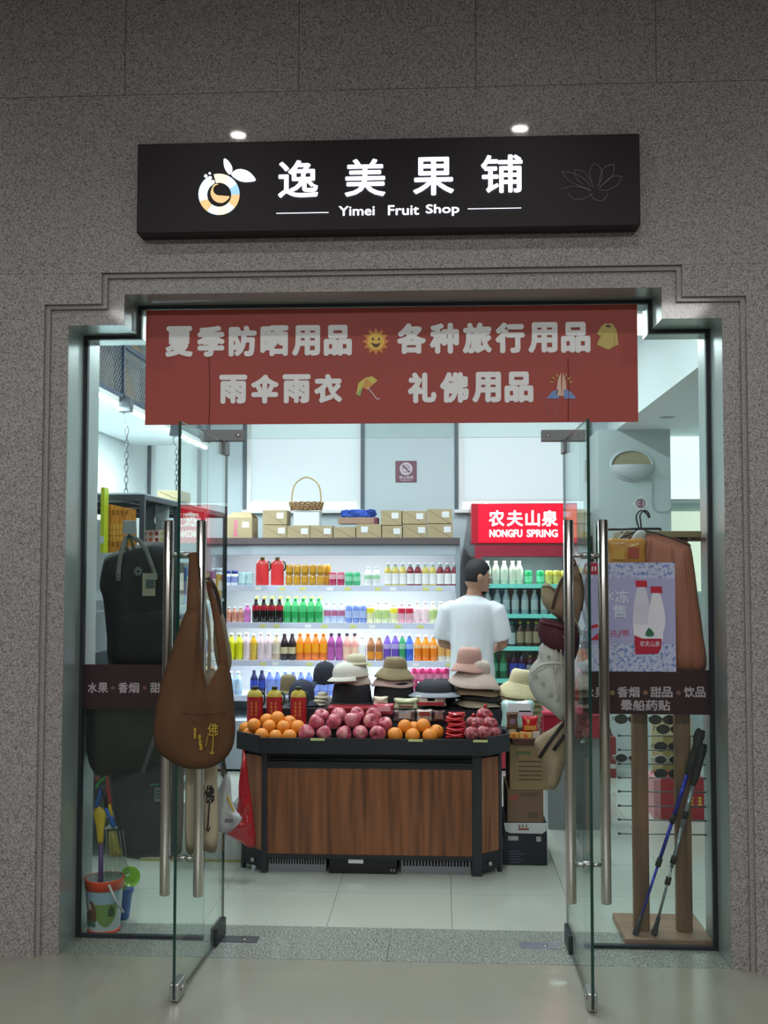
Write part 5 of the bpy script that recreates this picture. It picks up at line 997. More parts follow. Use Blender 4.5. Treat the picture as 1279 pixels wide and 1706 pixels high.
for x0, x1, y0, y1, mm, d in ((237, 259, 955, 993, mat('tag_cream', '8f8c7c', .6), 0), (243, 258, 965, 980, mat('tag_green', '3c4a4c', .6), .002), (246, 262, 955, 966, mat('tag_loop', '7c8078', .6), .003)): q = rect_px(x0, x1, y0, y1, YS - .004); MB().box(q[0], q[1], YS - .006 - d, YS - .004 - d, q[2], q[3]).build('hang_tag', mm, bp_)
YC = .33
rb_ = thing('round_bag', 'black round bottomed bag hanging under the lettered band', 'bag', (PX(205, YC, 1240), YC, PZ(1292, YC, 180)))
MB().puff(xz([(150, 1150), (205, 1140), (270, 1152), (278, 1220), (276, 1258), (262, 1272), (215, 1281), (175, 1293), (156, 1286), (146, 1262), (143, 1210)], YC), YC, .13, rings=7, power=.4, wr=.012).build('pouch', mat('bag_black', '111416', .85), rb_)
MB().tube(spline([P(272, 1120, YC - .03), P(268, 1190, YC - .075), P(250, 1250, YC - .072), P(236, 1290, YC - .04)], 6), .014, 4, ry=.002, up=(0, 1, 0)).build('shoulder_strap', mat('strap_charcoal', '4a4a50', .7), rb_)
MB().tube(spline([P(170, 1160, YC), P(175, 1120, GY + .04), P(180, 1115, GY + .012)], 5), .012, 4, ry=.002, up=(0, 1, 0)).build('short_strap', mat('strap_charcoal'), rb_)
YG = .46
gb = thing('grey_tote', 'large slate grey tote hanging behind the black bag', 'bag', (PX(245, YG, 1340), YG, PZ(1428, YG, 240)))
MB().puff(xz([(178, 1230), (240, 1215), (300, 1225), (306, 1300), (304, 1400), (296, 1424), (250, 1428), (206, 1427), (196, 1395), (184, 1320)], YG), YG, .11, rings=7, power=.4, wr=.012).build('tote_body', mat('tote_slate', '383b44', .8, var=.1, vscale=8), gb)
q = rect_px(257, 277, 1312, 1336, YG - .06); MB().box(q[0], q[1], YG - .061, YG - .056, q[2], q[3]).build('sewn_label', mat('label_dim', '6a6e72', .6), gb)
for k in range(3): qq = rect_px(260, 272 - 2 * k, 1318 + 5 * k, 1320 + 5 * k, YG - .0615); MB().box(qq[0], qq[1], YG - .062, YG - .0605, qq[2], qq[3]).build('label_line', mat('label_ink', '3a3e44', .6), gb)
q = rect_px(249, 265, 1306, 1308.5, YG - .06); MB().box(q[0], q[1], YG - .06, YG - .054, q[2], q[3]).build('green_stitch', mat('stitch_green', '2a7a5c', .6), gb)
for x in (200, 285): MB().tube(spline([P(x, 1235, YG), P(x + 6, 1190, YG), P(x + 12, 1130, GY + .03), P(x + 14, 1120, GY + .012)], 5), .014, 4, ry=.002, up=(0, 1, 0)).build('tote_handle', mat('strap_charcoal'), gb)
# ------------------------------------------------------------------ beach toys
YT = .315; kx = (YT + 4.652) / 1741; bc = P(173, 1552, YT); bc.z = .002
bu = thing('toy_bucket', 'printed toy bucket with an orange rim on the threshold', 'bucket', bc)
T_ = Matrix.Translation(bc); r1, r0, hh = 31 * kx, 26 * kx, 86 * kx
MB().lathe([(r0, .012), (r1, hh)], 28, M=T_, cap=False).lathe([(r0 - .003, .014), (r1 - .003, hh)], 28, M=T_, cap=False).build('bucket_wall', mat('bucket_white', 'b7c0c2', .3, coat=.2), bu)
MB().lathe([(r1 - .002, hh - .045), (r1 + .003, hh - .045), (r1 + .004, hh - .004), (r1 + .006, hh), (r1 - .004, hh)], 28, M=T_, cap=False).build('rim_band', mat('toy_orange', 'e0502a', .35), bu)
MB().lathe([(r0 + .002, 0), (r0 + .004, .006), (r0 + .002, .014), (0, .014)], 28, M=T_).build('base_band', mat('toy_orange'), bu)
def on_bucket(name, a0, a1, f0, f1, m_, e=.0012, shape='rect'):
    v = []; n = 10
    for j in (0, 1):
        for i in range(n + 1):
            t_ = i / n; an = math.radians(a0 + (a1 - a0) * t_); ff = (f0 if j == 0 else f1)
            if shape == 'hill' and j == 1: ff = f0 + (f1 - f0) * (.55 + .45 * math.sin(PI * t_))
            if shape == 'bowl' and j == 0: ff = f0 + (f1 - f0) * .5 * (2 * t_ - 1) ** 2
            rr = r0 + (r1 - r0) * ff + e; v.append(T_ @ Vector((rr * math.cos(an), rr * math.sin(an), .012 + (hh - .012) * ff)))
    MB().add(v, [(i, i + 1, n + 2 + i, n + 1 + i) for i in range(n)], 0, True).build(name, m_, bu)
on_bucket('picture_sky', 200, 340, .42, .8, mat('pic_blue', '8fa8b8', .35)); on_bucket('picture_hill', 255, 330, .1, .55, mat('pic_green', '6f8c4a', .35), .0022, 'bowl'); on_bucket('picture_ground', 205, 258, .1, .4, mat('pic_teal', '4a6a5c', .35), .0022, 'hill'); on_bucket('picture_shape', 225, 262, .22, .62, mat('pic_brown', '6a4a3c', .35), .0032, 'hill'); on_bucket('picture_spot', 232, 244, .44, .58, mat('pic_pale', 'c0b0a4', .35), .0042, 'hill'); on_bucket('picture_shape', 300, 322, .3, .52, mat('pic_dark', '39472c', .35), .0032, 'hill')
MB().tube(spline([P(181, 1474, YT - r1 - .006), P(192, 1498, YT - r1 - .014), P(206, 1521, YT - r1 + .03)], 6), .008, 4, ry=.002, up=(0, 1, 0)).build('bail_handle', mat('bail_white', 'b8bcc0', .4), bu)
sv = thing('toy_shovel', 'yellow toy shovel with a purple handle stood in the bucket', 'shovel', P(168, 1470, YT))
MB().tube([P(167, 1500, YT), P(168, 1440, YT), P(168, 1405, YT)], [.012, .012, .009], 8).build('shovel_handle', mat('toy_purple', '5c3c78', .4), sv)
MB().puff(xz([(163, 1406), (160, 1380), (156, 1360), (157, 1350), (165, 1344), (174, 1350), (176, 1362), (173, 1385), (171, 1406)], YT), YT, .022, rings=4).build('shovel_blade', mat('toy_yellow', 'c8a82c', .4), sv)
YN = .36
nb = thing('toy_net_bag', 'clear net bag of yellow and blue sand toys hung in the corner', 'net bag', P(185, 1462, YN))
MB().puff(xz([(174, 1382), (194, 1376), (206, 1420), (216, 1455), (200, 1462), (176, 1462), (172, 1420)], YN), YN, .07, rings=5, wr=.01).build('clear_bag', glass_mat('bag_film', (.82, .84, .8), .6), nb)
MB().puff(xz([(180, 1388), (193, 1386), (200, 1412), (204, 1424), (192, 1428), (182, 1424)], YN), YN, .045, rings=4).build('yellow_mould', mat('toy_yellow_dull', 'a8983c', .4), nb)
MB().box(-.032, .032, -.006, .006, -.004, .004, M=Matrix.Translation(P(184, 1379, YN)) @ Matrix.Rotation(-.12, 4, 'Y')).build('bag_header', mat('header_white', 'c0c4c4', .4), nb)
m_ = MB()
for k in range(6):
    x = 177 + 5.5 * k; m_.tube([P(x, 1384, YN - .03), P(x + 1 + k * .8, 1420, YN - .037), P(x + k * 1.6, 1458, YN - .03)], .0009, 4)
m_.build('net_cords', mat('cord_pale', 'b0b4b0', .5), nb, kind='stuff')
rkx = thing('toy_rake', 'blue toy rake hanging above the yellow shovel', 'rake', P(166, 1345, YN))
MB().tube(spline([P(170, 1312, YN), P(166, 1325, YN), P(160, 1345, YN)], 4), .009, 7).build('rake_shaft', mat('toy_blue', '2c62b4', .4), rkx); MB().tube([P(176, 1345, YN), P(184, 1362, YN), P(190, 1378, YN)], [.011, .013, .014], 6).build('rake_handle', mat('toy_blue'), rkx); MB().tube([P(170, 1312, YN), P(176, 1328, YN), P(177, 1346, YN)], .010, 7).build('black_grip', black_m, rkx)
MB().tube(spline([P(160, 1312, YN), P(166, 1302, YN), P(174, 1296, YN)], 4), .007, 6).build('green_loop', mat('toy_green', '3a9a4c', .4), rkx); MB().tube([P(158, 1298, YN), P(166, 1296, YN)], .006, 6).build('red_clip', mat('toy_red', 'b83a30', .4), rkx); MB().tube([P(182, 1340, YN), P(186, 1360, YN)], .008, 6).build('yellow_prong', mat('toy_yellow'), rkx); MB().tube([P(172, 1296, YN), P(174, 1280, YN + .02)], .003, 5).build('hang_cord', black_m, rkx)
YQ = .48; q = F(206, 1531, .002); q.y = YQ; q.x = PX(204, YQ, 1500); kq = (YQ + 4.652) / 1741
b2 = thing('toy_pail', 'small blue toy pail behind the printed bucket', 'bucket', (q.x, YQ, .002)); T2 = Matrix.Translation((q.x, YQ, .002)); hq = PZ(1480, YQ, 205) - .002
MB().lathe([(11 * kq, 0), (17 * kq, hq), (18.5 * kq, hq), (18.5 * kq, hq - .014), (17.4 * kq, hq - .014)], 24, M=T2).build('pail_wall', mat('toy_blue'), b2); MB().lathe([(16.5 * kq, hq - .004), (16 * kq, hq + .002), (0, hq - .02)], 24, M=T2, cap=False).build('pail_inside', mat('toy_blue_dark', '1c3a78', .5), b2)
sc_ = thing('toy_scoop', 'lime green toy scoop resting on the blue pail', 'scoop', P(215, 1470, YQ))
c_ = P(216, 1461, YQ - .01); R_ = 16 * kq
MB().lathe([(R_ * math.sin(PI * .5 * j / 6), R_ * .75 * (1 - math.cos(PI * .5 * j / 6))) for j in range(7)] + [(R_ * 1.06, R_ * .75), (R_ * .98, R_ * .73), (R_ * .6, R_ * .25), (0, R_ * .06)], 22, M=Matrix.Translation(c_) @ Matrix.Rotation(math.radians(62), 4, 'X') @ Matrix.Rotation(.4, 4, 'Y') @ Matrix.Translation((0, 0, -.02)), cap=False).build('scoop_bowl', mat('toy_lime', '8cc83c', .3, coat=.3), sc_)
MB().tube([c_ + Vector((-.02, 0, -.035)), c_ + Vector((-.035, 0, -.075)), c_ + Vector((-.04, 0, -.11))], .009, 7).build('scoop_handle', mat('toy_lime'), sc_)
# ------------------------------------------------------------------ bags on the handle of the bag door
brn = mat('bag_brown_cloth', '583a20', .85, var=.1, vscale=6); YW = -.565
bg = thing('cloth_shoulder_bag', 'brown cloth shoulder bag with yellow calligraphy on the door handle', 'bag', (PX(322, YW, 1200), YW, PZ(1282, YW, 322)))
MB().puff(xz([(312, 1016), (331, 1016), (334, 1070), (341, 1125), (348, 1146), (358, 1138), (372, 1098), (384, 1122), (390, 1170), (392, 1215), (388, 1243), (375, 1264), (350, 1279), (315, 1281), (288, 1271), (265, 1253), (256, 1225), (258, 1190), (268, 1140), (284, 1088), (300, 1042)], YW), YW, .085, ctr=xz([(322, 1195)], YW)[0], rings=8, power=.45, wr=.028, wf=9).build('bag_body', brn, bg)
MB().tube(spline([P(x, y, YW - .043) for x, y in ((296, 1188), (325, 1190), (350, 1190), (376, 1187))], 5), .0013, 5).build('seam', mat('seam_brown', '3f2914', .85), bg)
YH = -.4
def strap(pts, wd, m_, nm, par, th=.0025):
    sp_ = spline([P(x, y, Y) for x, y, Y in pts], 6); n_ = len(sp_)
    if isinstance(wd, tuple): wd = [wd[0] + (wd[1] - wd[0]) * i / (n_ - 1) for i in range(n_)]
    MB().tube(sp_, wd, 6, ry=th, up=(0, 1, 0)).build(nm, m_, par)
strap([(322, 1040, YW), (322, 985, YW + .03), (322, 945, YH - .04), (321, 921, YH - .01)], (.034, .016), brn, 'broad_strap', bg, .006)
strap([(374, 1118, YW), (366, 1060, YW + .02), (357, 1010, YH - .06), (350, 985, YH - .02), (347, 968, YH - .028)], (.022, .010), brn, 'broad_strap', bg, .006)
ych = mat('calligraphy_yellow', 'b89a2c', .6); YF = YW - .046
m_ = MB(); text_px(m_, '佛', 346, 363, 1205, 1226, YF); m_.build('calligraphy', ych, bg)
MB().tube(spline([P(355, 1224, YF), P(354.5, 1240, YF), P(353, 1252, YF), P(350, 1254, YF), P(353, 1256, YF), P(356, 1253, YF)], 4), .0022, 5).build('calligraphy_tail', ych, bg)
MB().tube(spline([P(347, 1222, YF), P(345, 1232, YF), P(342, 1244, YF)], 4), .0014, 5).build('calligraphy_stroke', ych, bg)
for k, (x, y) in enumerate(((321, 1213), (321, 1222), (329, 1224), (330, 1233), (331, 1241))): m_ = MB(); marks_px(m_, 1, x, x + 7, y, y + 8, YF, k); m_.build('small_character', ych, bg)
YO = -.36
tt = thing('canvas_tote', 'narrow cream canvas tote with black brush writing behind the brown bag', 'bag', (PX(336, YO, 1300), YO, PZ(1415, YO, 336)))
crm = mat('canvas_cream', 'a89f88', .85, var=.06)
MB().puff(xz([(311, 1120), (335, 1118), (361, 1120), (362, 1200), (362, 1300), (362, 1412), (335, 1416), (310, 1416), (309, 1300), (310, 1200)], YO), YO, .03, rings=6, power=.35, wr=.006).build('tote_body', crm, tt)
for x in (326, 348): strap([(x, 1130, YO), (x, 1050, YO), (335, 970, YH + .02), (329, 930, YH + .01)], .008, crm, 'tote_strap', tt)
ink = mat('brush_ink', '1c1a1a', .7); YI = YO - .017
m_ = MB(); text_px(m_, '佛', 341, 357, 1308, 1338, YI, .02); m_.build('brush_character', ink, tt)
MB().tube(spline([P(349, 1336, YI), P(347, 1360, YI), P(346, 1376, YI), P(344, 1382, YI), P(347, 1384, YI), P(349, 1378, YI)], 4), .003, 5).build('brush_tail', ink, tt)
YE = -.3
be = thing('beige_cloth_bag', 'beige printed cloth bag hanging beside the brown bag straps', 'bag', (PX(370, YE, 1050), YE, PZ(1120, YE, 370)))
MB().puff(xz([(358, 1022), (372, 1024), (380, 1060), (386, 1095), (382, 1118), (366, 1120), (356, 1080)], YE), YE, .05, rings=5, wr=.01).build('cloth_body', mat('cloth_beige', '857b64', .85, var=.12, vscale=20), be)
strap([(366, 1028, YE), (364, 1000, YE - .04), (356, 976, YH + .02), (346, 962, YH + .01)], .010, mat('cloth_taupe', '4c4038', .85), 'knotted_strap', be, .005)
YV = -.2
wc = thing('white_cap', 'white cap with a yellow mark hanging below the brown bag', 'hat', (PX(380, YV, 1340), YV, PZ(1390, YV, 380)))
wcm = mat('cap_cloth_white', 'b4b8bc', .8, var=.08)
MB().puff(xz([(378, 1286), (384, 1300), (386, 1330), (392, 1350), (402, 1362), (398, 1372), (372, 1388), (360, 1376), (358, 1345), (360, 1318), (368, 1306)], YV), YV, .08, ctr=xz([(376, 1346)], YV)[0], rings=6, wr=.012, wf=25).build('cap_crown', wcm, wc)
MB().tube(spline([P(402, 1362, YV - .02), P(392, 1376, YV - .045), P(374, 1389, YV - .03)], 5), .006, 6).build('cap_edge', mat('cap_trim', '8e9296', .8), wc)
MB().tube(spline([P(379, 1326, YV - .043), P(384, 1340, YV - .044), P(389, 1352, YV - .04)], 4), .005, 5).build('yellow_mark', mat('mark_yellow', 'b8a040', .6), wc)
m_ = MB(); marks_px(m_, 4, 374, 388, 1364, 1370, YV - .046); m_.build('small_print', ink, wc)
strap([(378, 1290, YV), (374, 1272, YV - .04), (372, 1262, YV - .05), (356, 1240, YO)], .004, mat('cloth_taupe'), 'hang_loop', wc)
# ------------------------------------------------------------------ sun hats on the handle of the hat door
YA = -.3
def soft(name, label, px, Y, th, c, ctr=None, part='cloth', seed=0, wr=.008):
    pts = xz(px, Y); zs_ = min(p[1] for p in pts); xs_ = sum(p[0] for p in pts) / len(pts)
    t = thing(name, label, 'hat', (xs_, Y, zs_)); MB().puff(pts, Y, th, ctr=xz([ctr], Y)[0] if ctr else None, rings=6, wr=wr, wf=22, seed=seed).build(part, mat('soft_' + c, c, .85, var=.12, vscale=14, bump=.15, bscale=120), t); return t
t = soft('sun_cap', 'beige cap hanging highest behind the door handle', [(903, 976), (912, 971), (928, 985), (948, 1002), (952, 1030), (926, 1027), (908, 1012), (901, 994)], YA + .06, .1, '9f9678', part='crown')
MB().tube(spline([P(903, 978, YA + .02), P(915, 978, YA + .005), P(930, 990, YA + .01), P(946, 1004, YA + .02)], 5), .004, 5).build('edge_binding', mat('bind_dark', '5f5a44', .8), t)
t = soft('sun_cap', 'brown cap with a dark edge hooked on the door handle', [(958, 938), (966, 955), (971, 985), (968, 1018), (958, 1047), (940, 1036), (922, 1024), (920, 1002), (928, 975), (942, 953)], YA, .1, '8a7360', part='crown', seed=3)
MB().tube(spline([P(956, 940, YA - .03), P(938, 962, YA - .045), P(926, 990, YA - .045), P(920, 1014, YA - .02)], 5), .006, 5).build('edge_binding', mat('bind_brown', '4c3c30', .8), t)
MB().tube(spline([P(966, 955, YA - .01), P(972, 985, YA), P(968, 1018, YA - .01)], 5), .004, 5).build('rear_binding', mat('bind_brown'), t)
MB().tube(spline([P(958, 940, YA), P(956, 932, YA - .05), P(950, 926, -.39)], 4), .004, 5).build('hang_strap', mat('bind_brown'), t)
t = soft('sun_cap', 'maroon cap hanging under the brown one', [(898, 1034), (906, 1029), (935, 1037), (962, 1044), (964, 1078), (950, 1112), (936, 1092), (912, 1080), (898, 1062), (895, 1046)], YA, .11, '48202e', part='crown', seed=5)
MB().tube(spline([P(898, 1036, YA - .03), P(918, 1040, YA - .05), P(942, 1046, YA - .05)], 5), .005, 5).build('visor_edge', mat('bind_maroon', '5c2c3c', .8), t); strap([(950, 1045, YA), (954, 1030, YA - .05), (952, 1020, -.385)], .005, mat('bind_maroon'), 'hang_strap', t)
t = soft('floral_hat', 'white floral cloth hat with ties hanging on the door', [(896, 1095), (898, 1078), (912, 1066), (934, 1070), (946, 1092), (948, 1150), (940, 1200), (916, 1184), (892, 1165), (880, 1138), (884, 1112)], YA + .02, .12, 'b3b9b3', part='crown', seed=7, wr=.014)
for x, y in ((914, 1095), (926, 1120), (905, 1140), (918, 1158), (893, 1128), (930, 1165)):
    flat('leaf_print', [(x - 3, y - 2), (x, y - 3.5), (x + 3.5, y), (x, y + 3), (x - 2.5, y + 2)], mat('print_sage', '7f9088', .8), t, YA - .042)
MB().tube(spline([P(884, 1122, YA - .02), P(900, 1108, YA - .04), P(922, 1104, YA - .045), P(942, 1106, YA - .03)], 5), .005, 5).build('brim_seam', mat('seam_white', 'c9cec8', .8), t)
for pts in ([(926, 1082), (925, 1120), (932, 1160)], [(934, 1082), (936, 1130), (934, 1170)]): MB().tube(spline([P(x, y, YA - .05) for x, y in pts], 5), .0025, 5).build('tie_cord', mat('tie_cream', 'c0bca8', .8), t)
strap([(930, 1075, YA), (938, 1062, YA - .05), (948, 1052, -.385)], .004, mat('tie_cream'), 'hang_strap', t)
t = soft('khaki_cap', 'khaki cap with black tape hanging lowest on the door', [(890, 1238), (898, 1226), (918, 1214), (942, 1202), (945, 1250), (936, 1290), (926, 1313), (914, 1313), (911, 1290), (900, 1264)], YA + .02, .09, '8f836a', part='crown', seed=9)
for pts in ([(938, 1206), (918, 1232), (898, 1263)], [(940, 1224), (930, 1238), (922, 1250)]): MB().tube([P(x, y, YA - .035) for x, y in pts], .010, 4, ry=.002, up=(0, 1, 0)).build('black_tape', mat('tape_black', '1c1c1e', .6), t)
strap([(938, 1206, YA), (944, 1190, YA - .05), (950, 1175, -.385)], .004, mat('tape_black'), 'hang_strap', t)
t = thing('plastic_bag', 'crinkled clear plastic bag hanging on the hat door', 'bag', P(968, 1235, YA))
MB().puff(xz([(958, 1056), (972, 1052), (980, 1060), (981, 1150), (976, 1225), (966, 1236), (958, 1200), (956, 1130)], YA - .02), YA - .02, .05, rings=6, wr=.02, wf=40).build('film', glass_mat('crinkle_film', (.86, .9, .9), .9), t); strap([(968, 1058, YA - .02), (962, 1040, -.36), (955, 1030, -.39)], .003, mat('tie_cream'), 'hang_strap', t)
# ------------------------------------------------------------------ wooden stand with rods
wst = ramp_mat('stand_wood', [(.3, '5a3f30'), (.5, '76543f'), (.7, '876249')], 4, .45, 5, stretch=(8, 8, .6)); wbs = ramp_mat('stand_base_wood', [(.3, '7a5c46'), (.6, '94725a')], 4, .4, 5, stretch=(.8, 6, 6))
sx0, sx1, sy0, sy1 = PX(1041, .245, 1575), PX(1187, .245, 1575), .245, .60
sd = thing('display_stand', 'wooden display stand with two posts and wire rods behind the glass', 'stand', ((sx0 + sx1) / 2, .42, .002))
MB().box(sx0, sx1, sy0, sy1, .002, .034).build('base_board', wbs, sd, bevel=.004)
PY1 = .36; p1, p2 = PX(1067, PY1, 1380), PX(1138, PY1, 1380); zt_ = PZ(886, .42, 1100)
for p in (p1, p2): MB().box(p - .036, p + .036, PY1 - .012, PY1 + .03, .034, zt_ - .03).build('post', wst, sd, bevel=.004)
MB().box(sx0 + .01, sx1 - .01, .3, .52, zt_ - .03, zt_).build('top_board', mat('stand_top_wood', '8c7a58', .5), sd, bevel=.003); MB().box(sx1 - .05, sx1 + .02, .33, .5, zt_ - .045, zt_ - .03).build('top_bracket', wst, sd)
rm = mat('rod_steel', '6f787a', .35, .8)
for y in (1226, 1249.5, 1273, 1296, 1319, 1343, 1366, 1389.5):
    z = PZ(y, PY1 + .04, 1100); a_, b_ = PX(1031, PY1 + .04, y), PX(1176, PY1 + .04, y)
    rd = MB().tube([(a_, PY1 + .038, z), (b_, PY1 + .038, z)], .0035, 8).build('rod', rm, sd)
    for xx in (a_, b_): MB().lathe([(.006, -.006), (.006, .006)], 8, M=Matrix.Translation((xx, PY1 + .038, z)) @ Matrix.Rotation(PI / 2, 4, 'Y')).build('rod_knob', mat('knob_dark', '3a4244', .4), rd)
# sunglasses on the rods
fr_b = mat('sunglass_frame_black', '16181a', .3); fr_w = mat('sunglass_frame_white', 'b8bcc0', .3); ln_ = mat('sunglass_lens', '242c34', .08, coat=.5)
for k, (x, y, wht_) in enumerate(((1046, 1198, 0), (1103, 1199, 0), (1116, 1215, 0), (1046, 1263, 1), (1112, 1244, 0), (1112, 1266, 1), (1112, 1289, 0))):
    Y = PY1 + .07; q = P(x, y, Y); t = thing('sunglasses', ['dark sunglasses on the top rod beside the wooden post', 'grey rimmed sunglasses on the top rod between the posts', 'black sunglasses one rod below the grey rimmed pair', 'white rimmed sunglasses beside the red case', 'black sunglasses above the white rimmed pair between the posts', 'white rimmed sunglasses between the two posts', 'black sunglasses below the white rimmed pair between the posts'][k], 'sunglasses', q, group='sunglasses on the stand')
    fm_ = fr_w if wht_ else fr_b
    for s in (-1, 1):
        c = q + Vector((s * .033, 0, 0)); ov = [(.028 * math.cos(j * PI / 8) * (1 + .08 * math.cos(j * PI / 4)), .021 * math.sin(j * PI / 8)) for j in range(16)]
        MB().prism([(c.x + u, c.z + v) for u, v in ov], Y - .001, Y + .001).build('lens', ln_, t); MB().tube([(c.x + u, Y, c.z + v) for u, v in ov], .0028, 5, closed=True).build('rim', fm_, t)
        MB().tube(spline([(c.x + s * .028, Y, c.z + .008), (c.x + s * .03, Y + .05, c.z + .004), (c.x + s * .026, Y + .09, c.z - .02)], 4), .0022, 5).build('temple', fm_, t)
    MB().tube([(q.x - .006, Y, q.z + .004), (q.x, Y - .001, q.z + .007), (q.x + .006, Y, q.z + .004)], .0025, 5).build('bridge', fm_, t)
# raincoat on a hanger, snack pack before it
YJ = .30; hm = mat('hanger_dark', '33262f', .4)
cz_ = zt_
co_ = thing('raincoat', 'salmon orange raincoat on a dark hanger behind the poster', 'raincoat', (PX(1110, YJ, 1000), YJ, PZ(1118, YJ, 1110)))
salm = mat('raincoat_salmon', 'b8705c', .5, var=.12, vscale=9, bump=.15, bscale=40)
MB().puff(xz([(1066, 892), (1090, 890), (1115, 894), (1140, 902), (1150, 910), (1157, 950), (1163, 1000), (1170, 1050), (1174, 1118), (1120, 1120), (1045, 1120), (1030, 1050), (1030, 960), (1040, 905)], YJ), YJ, .075, rings=8, power=.4, wr=.022, wf=12).build('coat_body', salm, co_)
for pts in ([(1085, 896), (1082, 960), (1085, 1110)], [(1120, 905), (1126, 1000), (1130, 1110)], [(1142, 912), (1148, 1000), (1152, 1112)]): MB().tube(spline([P(x, y, YJ - .036) for x, y in pts], 5), .004, 6).build('fold', salm, co_)
MB().puff(xz([(1062, 884), (1076, 886), (1072, 902), (1058, 906), (1050, 900)], YJ - .03), YJ - .03, .03, rings=3).build('pale_collar', mat('collar_white', 'b8b4b4', .6), co_)
MB().tube(spline([P(1150, 909, YJ - .03), P(1110, 894, YJ - .035), P(1070, 884, YJ - .01), P(1040, 893, YJ - .02), P(1020, 903, YJ - .01)], 6), .004, 6).build('hanger_arm', hm, co_)
for dx in (0, 6): MB().tube(spline([P(1066 + dx * .4, 885, YJ), P(1061 + dx, 870, YJ), P(1060 + dx, 858, YJ), P(1067 + dx, 850.5, YJ + .02), P(1076 + dx * .7, 855, YJ + .03), P(1081 + dx * .2, 863, YJ + .03)], 6), .004, 6).build('hanger_hook', hm, co_)
MB().tube([P(1008, 882, YJ + .02), P(1070, 881, YJ + .02), P(1100, 881, YJ + .03)], .006, 7).build('hang_rod', mat('rod_black', '2a2026', .4), sd); MB().tube([P(1100, 881, YJ + .03), P(1100, 886, .42)], .005, 6).build('rod_arm', mat('rod_black'), sd); MB().tube([P(1060, 881, YJ + .02), P(1060, 886, .42)], .005, 6).build('rod_arm', mat('rod_black'), sd)
t = pillow('raincoat_pack', 'orange printed raincoat pack in front of the raincoat', 'packet', 1012, 1076, 898, 942, YJ - .058, .02, mat('pack_orange', 'c8883c', .3, coat=.4, var=.2, vscale=15), print_=[(1020, 1040, 915, 932, 'd49a48'), (1046, 1064, 912, 930, 'b0483c')], wr=.004)
strap([(1030, 899, YJ - .058), (1036, 891, YJ - .03), (1044, 884, YJ + .014)], .003, mat('bag_loop', 'c8c4bc', .5), 'hang_tab', t)
# trekking poles leaning on the stand
tkr = mat('pole_rubber', '15161a', .6)
def pole(label, top, bot, c, joints, Y0, Y1):
    a_ = P(top[0], top[1], Y0); b_ = P(bot[0], bot[1], Y1); b_.z = .036
    t = thing('trekking_pole', label, 'pole', b_); d = a_ - b_
    pm = mat('pole_' + c, c, .25, .6)
    MB().tube([b_ + d * .1, b_ + d * .45], .0065, 10).build('lower_shaft', pm, t); MB().tube([b_ + d * .45, b_ + d * .72], .0085, 10).build('middle_shaft', pm, t); MB().tube([b_ + d * .72, b_ + d * 1.0], .0105, 10).build('upper_shaft', pm, t)
    for f_ in joints: MB().tube([b_ + d * (f_ - .025), b_ + d * (f_ + .025)], .0135, 10).build('lock_collar', tkr, t)
    MB().tube([b_, b_ + d * .02, b_ + d * .06, b_ + d * .12], [.014, .016, .011, .009], 10).build('rubber_tip', tkr, t)
    MB().tube([b_ + d * 1.0, b_ + d * 1.06, b_ + d * 1.15, b_ + d * 1.24, b_ + d * 1.28], [.013, .02, .019, .022, .016], 10).build('grip', tkr, t)
    e = b_ + d * 1.25; MB().tube(spline([e, e + Vector((-.015, -.02, .03)), e + Vector((-.035, -.022, -.01)), e + Vector((-.03, -.02, -.08)), e + Vector((-.012, -.012, -.03))], 5), .009, 4, ry=.002, up=(0, 1, 0)).build('wrist_strap', mat('strap_black', '1e1c20', .7), t)
    return t
pole('blue trekking pole leaning against the wooden stand', (1145, 1290), (1058, 1559), '2c34a8', (.45, .72), .315, .29)
pole('silver trekking pole leaning against the wooden stand', (1154, 1308), (1089, 1561), '98a0a4', (.36, .5, .8), .315, .29)
# ------------------------------------------------------------------ goods deeper on the right
def crate_box(name, label, x0, x1, y0, y1, c, dep, cat='box'):
    b_ = F((x0 + x1) / 2, y1); Y = b_.y; a_ = P(x0, y0, Y); e = P(x1, y0, Y); t = thing(name, label, cat, ((a_.x + e.x) / 2, Y + dep / 2, 0)); MB().box(a_.x, e.x, Y, Y + dep, 0, a_.z).build('box_body', mat('gb_' + c, c, .4, coat=.1), t, bevel=.006); return t, Y
t, Y = crate_box('red_case', 'red case with a white band standing on the tile floor', 985, 1026, 1228, 1296, '7c1c24', .2)
q = rect_px(985, 1026, 1273, 1280, Y - .002); MB().box(q[0], q[1], Y - .003, Y - .0005, q[2], q[3]).build('white_band', mat('band_pale', 'b0b0b0', .5), t)
q = rect_px(997, 1003, 1232, 1262, Y - .002); MB().box(q[0], q[1], Y - .003, Y - .0005, q[2], q[3]).build('white_stripe', mat('band_pale'), t)
MB().tube(spline([P(994, 1228, Y + .1), P(996, 1214, Y + .1), P(1004, 1211, Y + .1), P(1014, 1214, Y + .1), P(1017, 1228, Y + .1)], 5), .012, 7).build('carry_handle', black_m, t)
t, Y = crate_box('gift_carton', 'bright red gift carton with yellow characters on the floor', 1101, 1176, 1297, 1366, 'a01c2c', .3)
for x in (1146, 1160): m_ = MB(); marks_px(m_, 1, x, x + 11, 1328, 1342, Y - .001, x); m_.build('yellow_character', mat('carton_yellow', 'd8b030', .5), t)
q = rect_px(1090, 1101, 1299, 1360, Y); MB().box(q[0], q[1] - .001, Y + .01, Y + .3, 0, q[3]).build('pink_sleeve', mat('sleeve_pink', 'c88a90', .5, var=.3, vscale=30), t)
t = thing('card_rack', 'pale yellow card rack standing behind the red gift carton', 'rack', (PX(1122, 2.98, 1250), 2.99, 0))
